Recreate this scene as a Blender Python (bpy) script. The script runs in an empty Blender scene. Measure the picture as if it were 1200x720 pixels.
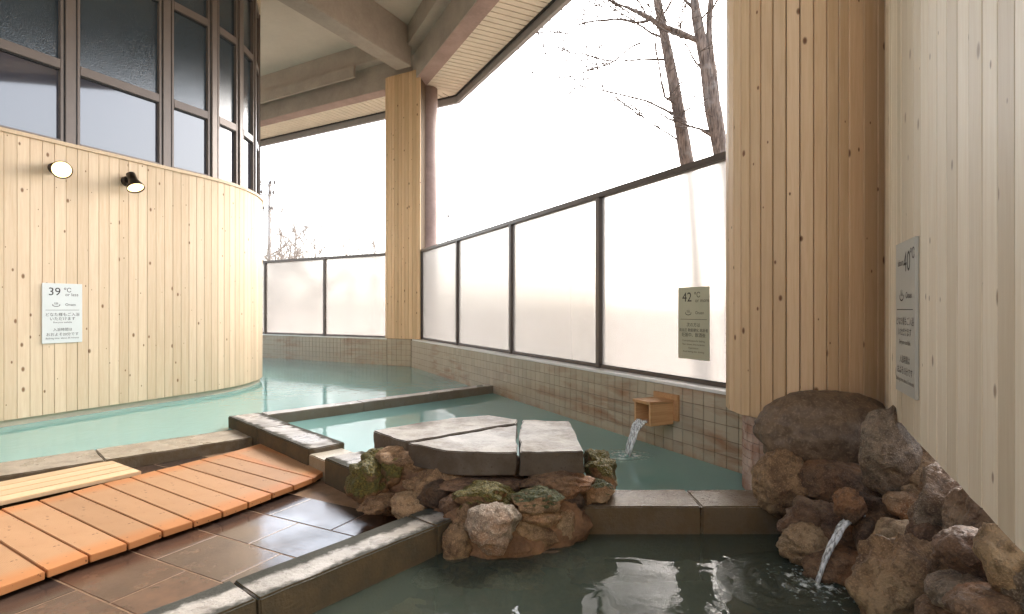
import bpy, bmesh, math, random
from mathutils import Vector, Matrix, noise

random.seed(7)
SC = bpy.context.scene
COL = SC.collection
R = math.radians

# ------------------------------------------------------------------ camera
F, CX, CY, EYE = 650.0, 600.0, 363.0, 1.05      # focal length and horizon in photo pixels, eye height
cam_d = bpy.data.cameras.new('camera')
cam_d.sensor_width = 36.0
cam_d.lens = 36.0 * F / 1200.0
cam_d.shift_y = (CY - 360.0) / 1200.0
cam_d.clip_start = 0.05
cam_d.clip_end = 2000
cam = bpy.data.objects.new('camera', cam_d)
COL.objects.link(cam)
cam.location = (0, 0, EYE)
cam.rotation_euler = (R(90), 0, 0)
SC.camera = cam

# ------------------------------------------------------------------ sky, sun, exposure
SUN_EL, SUN_AZ = 38.0, 35.0                     # azimuth from +Y towards +X
w = bpy.data.worlds.new('World')
SC.world = w
w.use_nodes = True
wn = w.node_tree
for n_ in list(wn.nodes):
    wn.nodes.remove(n_)
sky = wn.nodes.new('ShaderNodeTexSky')
sky.sky_type = 'NISHITA'
sky.sun_disc = False
sky.sun_elevation = R(SUN_EL)
sky.sun_rotation = R(SUN_AZ)
sky.air_density = 1.0
sky.dust_density = 4.0
sky.ozone_density = 1.0
hs = wn.nodes.new('ShaderNodeHueSaturation')     # overcast: the same sky, nearly grey
hs.inputs['Saturation'].default_value = 0.5
bg = wn.nodes.new('ShaderNodeBackground')
bg.inputs['Strength'].default_value = 0.15
wo = wn.nodes.new('ShaderNodeOutputWorld')
wn.links.new(sky.outputs[0], hs.inputs['Color'])
wn.links.new(hs.outputs[0], bg.inputs['Color'])
wn.links.new(bg.outputs[0], wo.inputs['Surface'])

sd = bpy.data.lights.new('sun', 'SUN')
sd.energy = 0.6
sd.angle = R(40)
sd.color = (1.0, 0.98, 0.95)
so = bpy.data.objects.new('sun', sd)
COL.objects.link(so)
_d = Vector((math.sin(R(SUN_AZ)) * math.cos(R(SUN_EL)), math.cos(R(SUN_AZ)) * math.cos(R(SUN_EL)), math.sin(R(SUN_EL))))
so.rotation_euler = _d.to_track_quat('Z', 'Y').to_euler()
so.location = (6, 10, 12)

SC.view_settings.view_transform = 'Standard'
SC.view_settings.look = 'None'
SC.view_settings.gamma = 1.0
SC.view_settings.use_curve_mapping = False
SC.view_settings.exposure = 2.8
SC.cycles.use_denoising = True
SC.cycles.max_bounces = 10
SC.cycles.diffuse_bounces = 5
SC.cycles.glossy_bounces = 4
SC.cycles.transmission_bounces = 8
SC.cycles.transparent_max_bounces = 8
SC.cycles.sample_clamp_indirect = 6.0
SC.cycles.caustics_reflective = False
SC.cycles.caustics_refractive = False

# ------------------------------------------------------------------ pixel helpers
def on_z(x, y, z):
    Y = F * (EYE - z) / (y - CY)
    return Vector(((x - CX) / F * Y, Y, z))

def at_y(x, y, Y):
    return Vector(((x - CX) / F * Y, Y, EYE - (y - CY) / F * Y))

def along(x, p, d):
    """distance along the plan line p + t d where the photo column x meets it"""
    k = (x - CX) / F
    return (k * p[1] - p[0]) / (d[0] - k * d[1])

# ------------------------------------------------------------------ scene helpers
def link(o, parent=None):
    COL.objects.link(o)
    if parent is not None:
        o.parent = parent
    return o

def tag(o, label=None, cat=None, group=None, kind=None):
    if label: o['label'] = label
    if cat: o['category'] = cat
    if group: o['group'] = group
    if kind: o['kind'] = kind
    return o

def thing(name, label, cat, loc=(0, 0, 0), group=None, rz=0.0):
    o = bpy.data.objects.new(name, None)
    o.empty_display_size = 0.1
    o.location = loc
    o.rotation_euler = (0, 0, rz)
    link(o)
    return tag(o, label, cat, group)

def obj(name, me, mat=None, parent=None, loc=(0, 0, 0), rz=0.0, world=True):
    """world=True: loc and rz are world values even under a parent at (ploc, prz)"""
    o = bpy.data.objects.new(name, me)
    if mat is not None and not me.materials:
        me.materials.append(mat)
    link(o, parent)
    if parent is not None and world:
        M = Matrix.Translation(Vector(loc)) @ Matrix.Rotation(rz, 4, 'Z')
        P = chain(parent)
        L = P.inverted() @ M
        o.location = L.to_translation()
        o.rotation_euler = L.to_euler()
    else:
        o.location = loc
        o.rotation_euler = (0, 0, rz)
    return o

def chain(o):
    M = Matrix.Translation(o.location) @ o.rotation_euler.to_matrix().to_4x4()
    return chain(o.parent) @ M if o.parent else M

def mesh(verts, faces, smooth=False):
    me = bpy.data.meshes.new('m')
    me.from_pydata([tuple(v) for v in verts], [], faces)
    me.update()
    if smooth:
        for p in me.polygons:
            p.use_smooth = True
    return me

def bm_mesh(bm, smooth=False):
    me = bpy.data.meshes.new('m')
    bmesh.ops.recalc_face_normals(bm, faces=bm.faces)
    bm.to_mesh(me)
    bm.free()
    if smooth:
        for p in me.polygons:
            p.use_smooth = True
    return me

def bm_box(bm, x0, x1, y0, y1, z0, z1, M=None):
    vs = [bm.verts.new((M @ Vector(c)) if M else c) for c in
          [(x0, y0, z0), (x1, y0, z0), (x1, y1, z0), (x0, y1, z0), (x0, y0, z1), (x1, y0, z1), (x1, y1, z1), (x0, y1, z1)]]
    for f in [(0, 3, 2, 1), (4, 5, 6, 7), (0, 1, 5, 4), (1, 2, 6, 5), (2, 3, 7, 6), (3, 0, 4, 7)]:
        bm.faces.new([vs[i] for i in f])

def box_me(x0, x1, y0, y1, z0, z1, bevel=0.0, seg=1):
    bm = bmesh.new()
    bm_box(bm, x0, x1, y0, y1, z0, z1)
    if bevel:
        bmesh.ops.bevel(bm, geom=bm.edges[:], offset=bevel, segments=seg, affect='EDGES')
    return bm_mesh(bm)

def prism_me(pts, z0, z1, bevel=0.0):
    """closed plan outline (counter-clockwise) pulled up from z0 to z1"""
    bm = bmesh.new()
    lo = [bm.verts.new((p[0], p[1], z0)) for p in pts]
    hi = [bm.verts.new((p[0], p[1], z1)) for p in pts]
    n = len(pts)
    bm.faces.new(lo[::-1])
    bm.faces.new(hi)
    for i in range(n):
        bm.faces.new((lo[i], lo[(i + 1) % n], hi[(i + 1) % n], hi[i]))
    if bevel:
        bmesh.ops.recalc_face_normals(bm, faces=bm.faces)
        bmesh.ops.bevel(bm, geom=bm.edges[:], offset=bevel, segments=2, affect='EDGES')
    return bm_mesh(bm)

def ang(d):
    return math.atan2(d[1], d[0])

def roughen(me, amp, seed):
    bm = bmesh.new(); bm.from_mesh(me)
    bmesh.ops.triangulate(bm, faces=[f for f in bm.faces if len(f.verts) > 4])
    for lim in (0.25, 0.12, 0.06):
        bmesh.ops.subdivide_edges(bm, edges=[e for e in bm.edges if e.calc_length() > lim], cuts=1, use_grid_fill=True)
    bmesh.ops.triangulate(bm, faces=bm.faces[:])
    o3 = Vector((seed * 3.7, seed * 1.3, seed * 2.1))
    for v in bm.verts:
        d = noise.noise_vector((v.co + o3) * 6.0) * amp + noise.noise_vector((v.co + o3) * 23.0) * amp * 0.45
        v.co += Vector((d.x, d.y, d.z * 0.6))
    bm.to_mesh(me); bm.free()
    for p in me.polygons: p.use_smooth = True
    me.set_sharp_from_angle(angle=R(32))
    return me

def run_box(name, p, d, t0, t1, off0, off1, z0, z1, mat, parent=None, bevel=0.0, rough=0.0):
    """box along plan line p+t d; off = to the left of d (a left normal); own local frame at its middle"""
    n = Vector((-d[1], d[0]))
    c = Vector((p[0], p[1])) + Vector((d[0], d[1])) * (t0 + t1) / 2 + n * (off0 + off1) / 2
    me = box_me(-(t1 - t0) / 2, (t1 - t0) / 2, -(off1 - off0) / 2, (off1 - off0) / 2, 0, z1 - z0, bevel, 2)
    if rough:
        roughen(me, rough, t0 + c.x)
    return obj(name, me, mat, parent, (c.x, c.y, z0), ang(d))

def tube(bm, pts, rads, seg=6, cap=True):
    rings = []
    n = len(pts)
    up = Vector((0.12, 0.31, 1)).normalized()
    for i, p in enumerate(pts):
        d = (pts[min(i + 1, n - 1)] - pts[max(i - 1, 0)])
        d = d.normalized() if d.length > 1e-9 else Vector((0, 0, 1))
        a = d.cross(up)
        if a.length < 1e-3:
            a = d.cross(Vector((1, 0, 0)))
        a.normalize()
        b = d.cross(a)
        rings.append([bm.verts.new(p + (a * math.cos(2 * math.pi * k / seg) + b * math.sin(2 * math.pi * k / seg)) * rads[i]) for k in range(seg)])
    for i in range(n - 1):
        for k in range(seg):
            bm.faces.new((rings[i][k], rings[i][(k + 1) % seg], rings[i + 1][(k + 1) % seg], rings[i + 1][k]))
    if cap:
        bm.faces.new(rings[0][::-1])
        bm.faces.new(rings[-1])

def lathe(bm, c, ax, prof, seg=28, back=True):
    a = ax.cross(Vector((0.12, 0.31, 1))).normalized(); b = ax.cross(a)
    rings = [[bm.verts.new(c + ax * h + (a * math.cos(2 * math.pi * k / seg) + b * math.sin(2 * math.pi * k / seg)) * r) for k in range(seg)] for h, r in prof]
    for r0, r1 in zip(rings[:-1], rings[1:]):
        for k in range(seg):
            bm.faces.new((r0[k], r0[(k + 1) % seg], r1[(k + 1) % seg], r1[k]))
    if back:
        bm.faces.new(rings[0][::-1])

# ------------------------------------------------------------------ materials
class NT:
    def __init__(s, name):
        s.m = bpy.data.materials.new(name)
        s.m.use_nodes = True
        s.t = s.m.node_tree
        for x in list(s.t.nodes):
            s.t.nodes.remove(x)
        s.out = s.t.nodes.new('ShaderNodeOutputMaterial')
    def n(s, typ, props=None, **ins):
        nd = s.t.nodes.new('ShaderNode' + typ)
        for k, v in (props or {}).items():
            setattr(nd, k, v)
        for k, v in ins.items():
            key = k.replace('_', ' ')
            if key.isdigit(): sock = nd.inputs[int(key)]
            else: sock = nd.inputs[key]
            s.set(sock, v)
        return nd
    def set(s, sock, v):
        if hasattr(v, 'is_output'):
            s.t.links.new(v, sock)
        elif hasattr(v, 'outputs'):
            s.t.links.new(v.outputs[0], sock)
        else:
            if isinstance(v, (tuple, list)) and len(v) == 3 and sock.type == 'RGBA':
                v = (*v, 1)
            sock.default_value = v
    def math(s, op, a, b=None, c=None, clamp=False):
        nd = s.t.nodes.new('ShaderNodeMath'); nd.operation = op; nd.use_clamp = clamp
        s.set(nd.inputs[0], a)
        if b is not None: s.set(nd.inputs[1], b)
        if c is not None: s.set(nd.inputs[2], c)
        return nd.outputs[0]
    def mix(s, f, a, b, mode='MIX'):
        nd = s.t.nodes.new('ShaderNodeMixRGB'); nd.blend_type = mode
        s.set(nd.inputs[0], f); s.set(nd.inputs[1], a); s.set(nd.inputs[2], b)
        return nd.outputs[0]
    def ramp(s, f, stops):
        nd = s.t.nodes.new('ShaderNodeValToRGB')
        e = nd.color_ramp.elements
        while len(e) < len(stops): e.new(0.5)
        for i, (p, c) in enumerate(stops):
            e[i].position = p
            e[i].color = (c, c, c, 1) if isinstance(c, (int, float)) else (*c, 1)
        s.set(nd.inputs[0], f)
        return nd.outputs[0]
    def noise(s, vec, scale, detail=4, rough=0.55, dist=0.0):
        nd = s.n('TexNoise', Scale=scale, Detail=detail, Roughness=rough, Distortion=dist)
        if vec is not None: s.set(nd.inputs['Vector'], vec)
        return nd.outputs[0]
    def coords(s, kind='Object'):
        return s.t.nodes.new('ShaderNodeTexCoord').outputs[kind]
    def position(s):
        return s.t.nodes.new('ShaderNodeNewGeometry').outputs['Position']
    def map(s, vec, scale=(1, 1, 1), loc=(0, 0, 0), rot=(0, 0, 0)):
        return s.n('Mapping', Vector=vec, Scale=scale, Location=loc, Rotation=rot).outputs[0]
    def rnd(s):
        return s.t.nodes.new('ShaderNodeObjectInfo').outputs['Random']
    def sep(s, vec):
        nd = s.t.nodes.new('ShaderNodeSeparateXYZ'); s.set(nd.inputs[0], vec); return nd.outputs
    def bump(s, h, strength=0.3, dist=0.01, normal=None):
        nd = s.n('Bump', Height=h, Strength=strength, Distance=dist)
        if normal is not None: s.set(nd.inputs['Normal'], normal)
        return nd.outputs[0]
    def bsdf(s, **k):
        nd = s.t.nodes.new('ShaderNodeBsdfPrincipled')
        for a, v in k.items():
            s.set(nd.inputs[a.replace('_', ' ')], v)
        s.t.links.new(nd.outputs[0], s.out.inputs['Surface'])
        return nd
    def done(s, shader=None):
        if shader is not None:
            s.set(s.out.inputs['Surface'], shader)
        return s.m

def wood(name, base, dark, knot=(0.20, 0.09, 0.035), var=0.16, rough=0.55, knots=0.06, axis='z', grain=1.0):
    """pine board: grain along the board's long axis, knots, one tone for each board"""
    t = NT(name)
    co = t.coords('Object')
    rnd = t.rnd()
    sh = t.n('CombineXYZ', X=t.math('MULTIPLY', rnd, 31.7), Y=t.math('MULTIPLY', rnd, 57.3), Z=t.math('MULTIPLY', rnd, 83.1))
    v = t.n('VectorMath', {'operation': 'ADD'})
    t.set(v.inputs[0], co); t.set(v.inputs[1], sh)
    v = v.outputs[0]
    long_ = {'z': (1, 1, 0.05), 'x': (0.05, 1, 1)}[axis]
    # knots
    vx, vy, vz = t.sep(v)
    kv = t.n('CombineXYZ', X=t.math('MULTIPLY', vx if axis == 'z' else vy, 9.0), Y=t.math('MULTIPLY', vz if axis == 'z' else vx, 5.0), Z=0.0)
    vor = t.n('TexVoronoi', {'voronoi_dimensions': '2D'}, Vector=kv, Scale=1.0, Randomness=1.0)
    pick = t.sep(vor.outputs['Color'])[0]
    # rings inside a knot look elongated along the grain: use squashed distance
    kd = t.math('DIVIDE', vor.outputs['Distance'], t.math('ADD', t.math('MULTIPLY', t.math('POWER', pick, 2.0), 0.115), 0.035))
    kmask = t.ramp(kd, [(0.0, 1.0), (0.55, 0.85), (1.0, 0.0)])
    kmask = t.math('MULTIPLY', kmask, t.math('LESS_THAN', t.sep(vor.outputs['Color'])[1], knots * 5.5))
    # grain bends round the knots
    warp = t.noise(t.map(v, {'z': (6, 6, 1.2), 'x': (1.2, 6, 6)}[axis]), 1.0, 2)
    g1 = t.noise(t.map(v, tuple(c * 46 * grain for c in long_)), 1.0, 5, 0.6, 0.6)
    g2 = t.noise(t.map(v, tuple(c * 160 for c in long_)), 1.0, 3, 0.6)
    gsum = t.math('ADD', t.math('MULTIPLY', g1, 0.65), t.math('MULTIPLY', g2, 0.35))
    gr = t.ramp(gsum, [(0.38, 0.0), (0.66, 1.0)])
    c = t.mix(t.math('MULTIPLY', gr, 0.75), base, dark)
    big = t.ramp(warp, [(0.35, 0.0), (0.7, 1.0)])
    c = t.mix(t.math('MULTIPLY', big, 0.28), c, dark)
    tone = t.math('ADD', t.math('MULTIPLY', rnd, 2 * var), 1.0 - var)
    c = t.mix(1.0, c, t.n('CombineXYZ', X=tone, Y=t.math('POWER', tone, 1.12), Z=t.math('POWER', tone, 1.35)).outputs[0], 'MULTIPLY')
    c = t.mix(kmask, c, knot)
    t.bsdf(Base_Color=c, Roughness=rough, Specular_IOR_Level=0.3,
           Normal=t.bump(t.math('SUBTRACT', gsum, t.math('MULTIPLY', kmask, 0.3)), 0.25, 0.004))
    return t.done()

M = {}
M['pine'] = wood('pine', (0.75, 0.585, 0.41), (0.64, 0.46, 0.295), var=0.10)
M['pine_warm'] = wood('pine_warm', (0.70, 0.50, 0.305), (0.58, 0.375, 0.20), knot=(0.14, 0.05, 0.018), var=0.10)
M['pine_daylit'] = wood('pine_daylit', (0.79, 0.69, 0.53), (0.68, 0.555, 0.39), knot=(0.34, 0.24, 0.15), rough=0.5, knots=0.05)  # same wood, slightly bleached; daylight on this wall partly put into the colour
M['pine_new'] = wood('pine_new', (0.74, 0.55, 0.35), (0.64, 0.43, 0.24), axis='x', knots=0.03)
M['cedar'] = wood('cedar', (0.66, 0.40, 0.20), (0.45, 0.22, 0.09), axis='x', knots=0.02)

def plank_mat():
    t = NT('ribbed_orange_plank')
    co = t.coords('Object')
    x, y, z = t.sep(co)
    rnd = t.rnd()
    # worn middle with a fine pressed pattern, rim left smooth
    edge = t.math('MINIMUM', t.math('SUBTRACT', 0.47, t.math('ABSOLUTE', x)), t.math('MULTIPLY', t.math('SUBTRACT', 0.098, t.math('ABSOLUTE', y)), 3.0))
    nz = t.noise(co, 9.0, 4)
    edge = t.math('ADD', edge, t.math('MULTIPLY', t.math('SUBTRACT', nz, 0.5), 0.10))
    mid = t.ramp(edge, [(0.0, 0.0), (0.10, 1.0)])
    dots = t.math('MULTIPLY', t.math('SINE', t.math('MULTIPLY', x, 520.0)), t.math('SINE', t.math('MULTIPLY', y, 520.0)))
    c1 = t.mix(nz, (0.52, 0.235, 0.095), (0.43, 0.17, 0.06))
    c2 = t.mix(nz, (0.50, 0.315, 0.18), (0.42, 0.245, 0.13))
    c = t.mix(t.math('MULTIPLY', mid, 0.85), c1, c2)
    c = t.mix(t.math('MULTIPLY', t.ramp(dots, [(0.45, 0), (0.7, 1)]), t.math('MULTIPLY', mid, 0.7)), c, (0.27, 0.115, 0.045))
    c = t.mix(t.ramp(t.noise(t.map(co, (3, 3, 3)), 14, 2), [(0.68, 0), (0.72, 1)]), c, (0.13, 0.05, 0.02))
    tone = t.math('ADD', t.math('MULTIPLY', rnd, 0.22), 0.89)
    c = t.mix(1.0, c, t.n('CombineXYZ', X=tone, Y=tone, Z=tone).outputs[0], 'MULTIPLY')
    t.bsdf(Base_Color=c, Roughness=0.5, Specular_IOR_Level=0.35,
           Normal=t.bump(t.math('ADD', t.math('MULTIPLY', t.math('MULTIPLY', dots, mid), 0.5), nz), 0.3, 0.003))
    return t.done()
M['plank'] = plank_mat()

def plain(name, col, rough=0.6, metal=0.0, nscale=8, amt=0.25, bump=0.15, spec=0.4, bd=0.005, dark=None):
    t = NT(name)
    co = t.position()
    nz = t.noise(co, nscale, 6, 0.6)
    nf = t.noise(co, nscale * 9, 3)
    c2 = dark or tuple(v * (1 - amt) for v in col)
    c = t.mix(t.ramp(t.math('ADD', t.math('MULTIPLY', nz, 0.75), t.math('MULTIPLY', nf, 0.25)), [(0.35, 0), (0.65, 1)]), col, c2)
    t.bsdf(Base_Color=c, Roughness=rough, Metallic=metal, Specular_IOR_Level=spec,
           Normal=t.bump(t.math('ADD', nz, t.math('MULTIPLY', nf, 0.4)), bump, bd))
    return t.done()

M['concrete'] = plain('painted_concrete', (0.44, 0.39, 0.34), 0.8, nscale=2.5, amt=0.22, bump=0.3, bd=0.01)
M['ceiling'] = plain('ceiling_plaster', (0.62, 0.57, 0.50), 0.85, nscale=1.5, amt=0.12, bump=0.2)
M['pink'] = plain('pink_render', (0.38, 0.28, 0.25), 0.8, nscale=3, amt=0.3, bump=0.3)
M['soffit'] = plain('soffit_board', (0.72, 0.65, 0.54), 0.7, nscale=3, amt=0.12)
M['soffit_gap'] = plain('soffit_gap', (0.16, 0.12, 0.09), 0.9)
M['fascia'] = plain('fascia_metal', (0.30, 0.29, 0.29), 0.5, 0.1, amt=0.15)
M['frame'] = plain('bronze_frame', (0.13, 0.105, 0.09), 0.35, 0.3, amt=0.15, bump=0.03)
M['winframe'] = plain('window_frame_paint', (0.17, 0.135, 0.115), 0.35, 0.2, amt=0.12, bump=0.03)
M['gasket'] = plain('black_gasket', (0.015, 0.014, 0.013), 0.5)
M['lampmetal'] = plain('lamp_metal', (0.05, 0.035, 0.025), 0.35, 0.6)
M['sill'] = plain('white_sill', (0.78, 0.76, 0.72), 0.4, amt=0.08, bump=0.05)
M['board_backing'] = plain('board_backing', (0.10, 0.065, 0.035), 0.9)
M['plaster'] = plain('beige_plaster', (0.62, 0.53, 0.40), 0.8, amt=0.1)
M['grout'] = plain('grout', (0.28, 0.21, 0.145), 0.8, nscale=12, amt=0.4)
M['poolfloor'] = plain('pool_floor', (0.20, 0.24, 0.21), 0.6, nscale=4, amt=0.4)
M['black_ink'] = plain('dark_ink', (0.035, 0.025, 0.02), 0.6, amt=0.05)
M['sign_white'] = plain('sign_white', (0.72, 0.73, 0.71), 0.4, amt=0.04, bump=0.02)
M['sign_olive'] = plain('sign_olive', (0.46, 0.43, 0.30), 0.4, amt=0.06, bump=0.02)
M['sign_grey'] = plain('sign_grey', (0.50, 0.49, 0.43), 0.4, amt=0.06, bump=0.02)
M['ground'] = plain('winter_ground', (0.24, 0.185, 0.14), 0.95, nscale=0.35, amt=0.4, bump=0.4, bd=0.05)
def bark():
    t = NT('furrowed_bark')
    p = t.position()
    f = t.noise(t.map(p, (26, 26, 3.2)), 1.0, 5, 0.65, 0.8)
    q = t.noise(p, 5, 3)
    c = t.mix(t.ramp(f, [(0.38, 0), (0.62, 1)]), (0.07, 0.048, 0.036), (0.27, 0.20, 0.155))
    c = t.mix(t.ramp(q, [(0.5, 0), (0.7, 0.5)]), c, (0.30, 0.27, 0.24))
    t.bsdf(Base_Color=c, Roughness=0.9, Normal=t.bump(f, 1.0, 0.04))
    return t.done()
M['bark'] = bark()
M['twig'] = plain('twig', (0.13, 0.10, 0.08), 0.9, nscale=10, amt=0.35)
M['twig_hazed'] = plain('twig_hazed', (0.33, 0.28, 0.24), 0.9, nscale=10, amt=0.35)  # far twigs made paler, haze and glare put into the colour
M['bark_hazed'] = plain('bark_hazed', (0.50, 0.45, 0.40), 0.9, nscale=8, amt=0.3)  # far trees only: washed-out distance haze is mixed into the bark colour
M['pole'] = plain('pole_concrete', (0.42, 0.38, 0.34), 0.8)
M['mortar'] = plain('iron_stained_mortar', (0.29, 0.16, 0.085), 0.75, nscale=7, amt=0.6, bump=0.9, bd=0.03)
M['mortar_dark'] = plain('dark_mortar', (0.09, 0.05, 0.03), 0.8, nscale=9, amt=0.6, bump=0.9, bd=0.03)

def tile_mat():
    t = NT('mosaic_tile')
    p = t.position()
    rnd = t.rnd()
    streak = t.noise(t.map(p, (1.6, 1.6, 9.0)), 1.0, 6, 0.62, 0.4)
    spot = t.noise(p, 1.15, 3, 0.5)
    m = t.math('MULTIPLY', t.ramp(streak, [(0.47, 0), (0.72, 1)]), t.ramp(spot, [(0.42, 0.12), (0.62, 1)]))
    base = t.mix(t.noise(p, 5, 3), (0.475, 0.40, 0.295), (0.40, 0.33, 0.24))
    c = t.mix(m, base, (0.27, 0.105, 0.04))
    z = t.sep(p)[2]
    low = t.math('SUBTRACT', 0.16, t.math('ADD', z, t.math('MULTIPLY', t.noise(t.map(p, (5, 5, 1)), 1, 4), 0.25)))
    c = t.mix(t.ramp(low, [(0.0, 0), (0.10, 0.75)]), c, (0.33, 0.15, 0.06))
    tone = t.math('ADD', t.math('MULTIPLY', rnd, 0.16), 0.92)
    c = t.mix(1.0, c, t.n('CombineXYZ', X=tone, Y=tone, Z=tone).outputs[0], 'MULTIPLY')
    t.bsdf(Base_Color=c, Roughness=0.38, Specular_IOR_Level=0.4, Normal=t.bump(streak, 0.08, 0.004))
    return t.done()
M['tile'] = tile_mat()
def tile_pink():
    t = NT('pink_mosaic')
    p = t.position()
    c = t.mix(t.ramp(t.noise(p, 9, 4), [(0.4, 0), (0.65, 1)]), (0.55, 0.40, 0.32), (0.34, 0.15, 0.085))
    t.bsdf(Base_Color=c, Roughness=0.4, Normal=t.bump(t.noise(p, 40), 0.1, 0.003))
    return t.done()
M['tile_pink'] = tile_pink()

def stone(name, c1, c2, c3, edge=0.0, shift=0.0, sidec=(0.20, 0.135, 0.07), rough=(0.22, 0.55), scale=9, wet=None):
    """grey cut stone, black algae and wet along its long edges (edge = half width where the stain starts)"""
    t = NT(name)
    co = t.coords('Object'); p = t.position()
    n1 = t.noise(p, scale, 6, 0.65); n2 = t.noise(p, scale * 8, 3); n3 = t.noise(p, scale * 0.35, 4)
    c = t.mix(t.ramp(n1, [(0.38, 0), (0.62, 1)]), c1, c2)
    pits = t.ramp(t.noise(p, 70, 2, 0.5), [(0.66, 0), (0.72, 1)])
    c = t.mix(t.math('MULTIPLY', pits, 0.7), c, tuple(v * 0.35 for v in c2))
    dull = 0.0
    if edge:
        y = t.math('ABSOLUTE', t.math('SUBTRACT', t.sep(co)[1], shift))
        e = t.math('ADD', y, t.math('MULTIPLY', t.math('SUBTRACT', n1, 0.5), 0.14))
        em = t.ramp(t.math('SUBTRACT', e, edge), [(0.0, 0), (0.03, 0.92)])
        c = t.mix(em, c, c3)
        dull = em
    c = t.mix(t.ramp(n3, [(0.55, 0), (0.72, 0.55)]), c, c3)
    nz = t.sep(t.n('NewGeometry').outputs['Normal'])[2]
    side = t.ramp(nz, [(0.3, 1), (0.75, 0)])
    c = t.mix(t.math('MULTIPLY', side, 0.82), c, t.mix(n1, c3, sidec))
    r = t.ramp(n3, [(0.4, rough[0]), (0.65, rough[1])])
    t.bsdf(Base_Color=c, Roughness=t.math('ADD', r, t.math('MULTIPLY', dull, 0.5), None, True), Specular_IOR_Level=t.math('MULTIPLY', t.math('SUBTRACT', 0.5, t.math('MULTIPLY', dull, 0.42)), t.math('SUBTRACT', 1.0, t.math('MULTIPLY', side, 0.75))),
           Normal=t.bump(t.math('ADD', n1, t.math('MULTIPLY', n2, 0.5)), 0.45, 0.012))
    return t.done()
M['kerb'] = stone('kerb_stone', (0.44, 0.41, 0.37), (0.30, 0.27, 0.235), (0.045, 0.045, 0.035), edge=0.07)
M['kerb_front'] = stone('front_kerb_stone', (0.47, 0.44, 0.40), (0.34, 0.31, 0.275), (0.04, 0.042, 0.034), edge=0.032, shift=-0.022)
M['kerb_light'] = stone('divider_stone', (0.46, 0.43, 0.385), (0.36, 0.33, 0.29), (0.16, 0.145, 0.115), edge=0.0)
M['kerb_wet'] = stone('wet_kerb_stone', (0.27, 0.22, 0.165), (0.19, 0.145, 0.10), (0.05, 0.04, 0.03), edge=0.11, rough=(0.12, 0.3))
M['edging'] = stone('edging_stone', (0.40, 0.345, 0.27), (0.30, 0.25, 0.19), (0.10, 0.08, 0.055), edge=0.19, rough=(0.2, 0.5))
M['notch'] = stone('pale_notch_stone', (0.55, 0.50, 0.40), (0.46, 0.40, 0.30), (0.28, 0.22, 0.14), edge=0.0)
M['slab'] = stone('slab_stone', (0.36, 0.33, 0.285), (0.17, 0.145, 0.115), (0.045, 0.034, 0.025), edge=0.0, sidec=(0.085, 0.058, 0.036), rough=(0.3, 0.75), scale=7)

def floor_mat():
    t = NT('wet_slate_tile')
    co = t.coords('Object'); p = t.position(); rnd = t.rnd()
    v = t.n('VectorMath', {'operation': 'ADD'}); t.set(v.inputs[0], co)
    t.set(v.inputs[1], t.n('CombineXYZ', X=t.math('MULTIPLY', rnd, 40), Y=t.math('MULTIPLY', rnd, 23), Z=0.0))
    n1 = t.noise(v.outputs[0], 6, 6, 0.65); n2 = t.noise(v.outputs[0], 40, 4)
    c = t.mix(t.ramp(n1, [(0.35, 0), (0.65, 1)]), (0.098, 0.062, 0.043), (0.052, 0.036, 0.029))
    tint = t.ramp(rnd, [(0.0, (1.7, 1.35, 1.15)), (0.35, (0.75, 0.85, 0.95)), (0.6, (1.35, 1.0, 0.8)), (0.85, (1.1, 1.25, 1.35)), (1.0, (0.6, 0.6, 0.65))])
    c = t.mix(1.0, c, tint, 'MULTIPLY')
    pud = t.ramp(t.noise(p, 1.7, 3, 0.5), [(0.42, 0.20), (0.56, 0.04)])
    h = t.math('ADD', t.math('MULTIPLY', n1, 0.6), t.math('MULTIPLY', n2, 0.4))
    bs = t.ramp(t.noise(p, 1.7, 3, 0.5), [(0.42, 0.22), (0.56, 0.03)])
    nd = t.n('Bump', Height=h, Strength=bs, Distance=0.006)
    t.bsdf(Base_Color=c, Roughness=t.math('ADD', pud, t.math('MULTIPLY', n2, 0.08)), Specular_IOR_Level=0.75, Normal=nd)
    return t.done()
M['floor'] = floor_mat()
M['floor_grout'] = plain('floor_grout', (0.30, 0.19, 0.115), 0.5, nscale=15, amt=0.4)

def water_mat(name, col, trans, wave, wscale, dist=0.02, rough=0.015):
    t = NT(name)
    p = t.position()
    n1 = t.noise(t.map(p, (1, 1.0, 1)), wscale, 2, 0.5, 0.8)
    n2 = t.noise(p, wscale * 3.1, 2, 0.5, 0.4)
    calm = t.ramp(t.noise(p, 0.55, 2), [(0.35, 0.35), (0.65, 1.0)])
    h = t.math('MULTIPLY', t.math('ADD', n1, t.math('MULTIPLY', n2, 0.28)), calm)
    t.bsdf(Base_Color=col, Roughness=rough, IOR=1.333, Transmission_Weight=trans, Specular_IOR_Level=0.5,
           Normal=t.bump(h, wave, dist))
    return t.done()
M['water_milky'] = water_mat('milky_water', (0.31, 0.57, 0.53), 0.28, 0.06, 5.0, 0.02)
M['water_rippled'] = water_mat('rippled_milky_water', (0.28, 0.55, 0.52), 0.28, 0.09, 6.0, 0.03)
M['water_clear'] = water_mat('greenish_water', (0.165, 0.205, 0.16), 0.7, 0.3, 3.5, 0.03)

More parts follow.
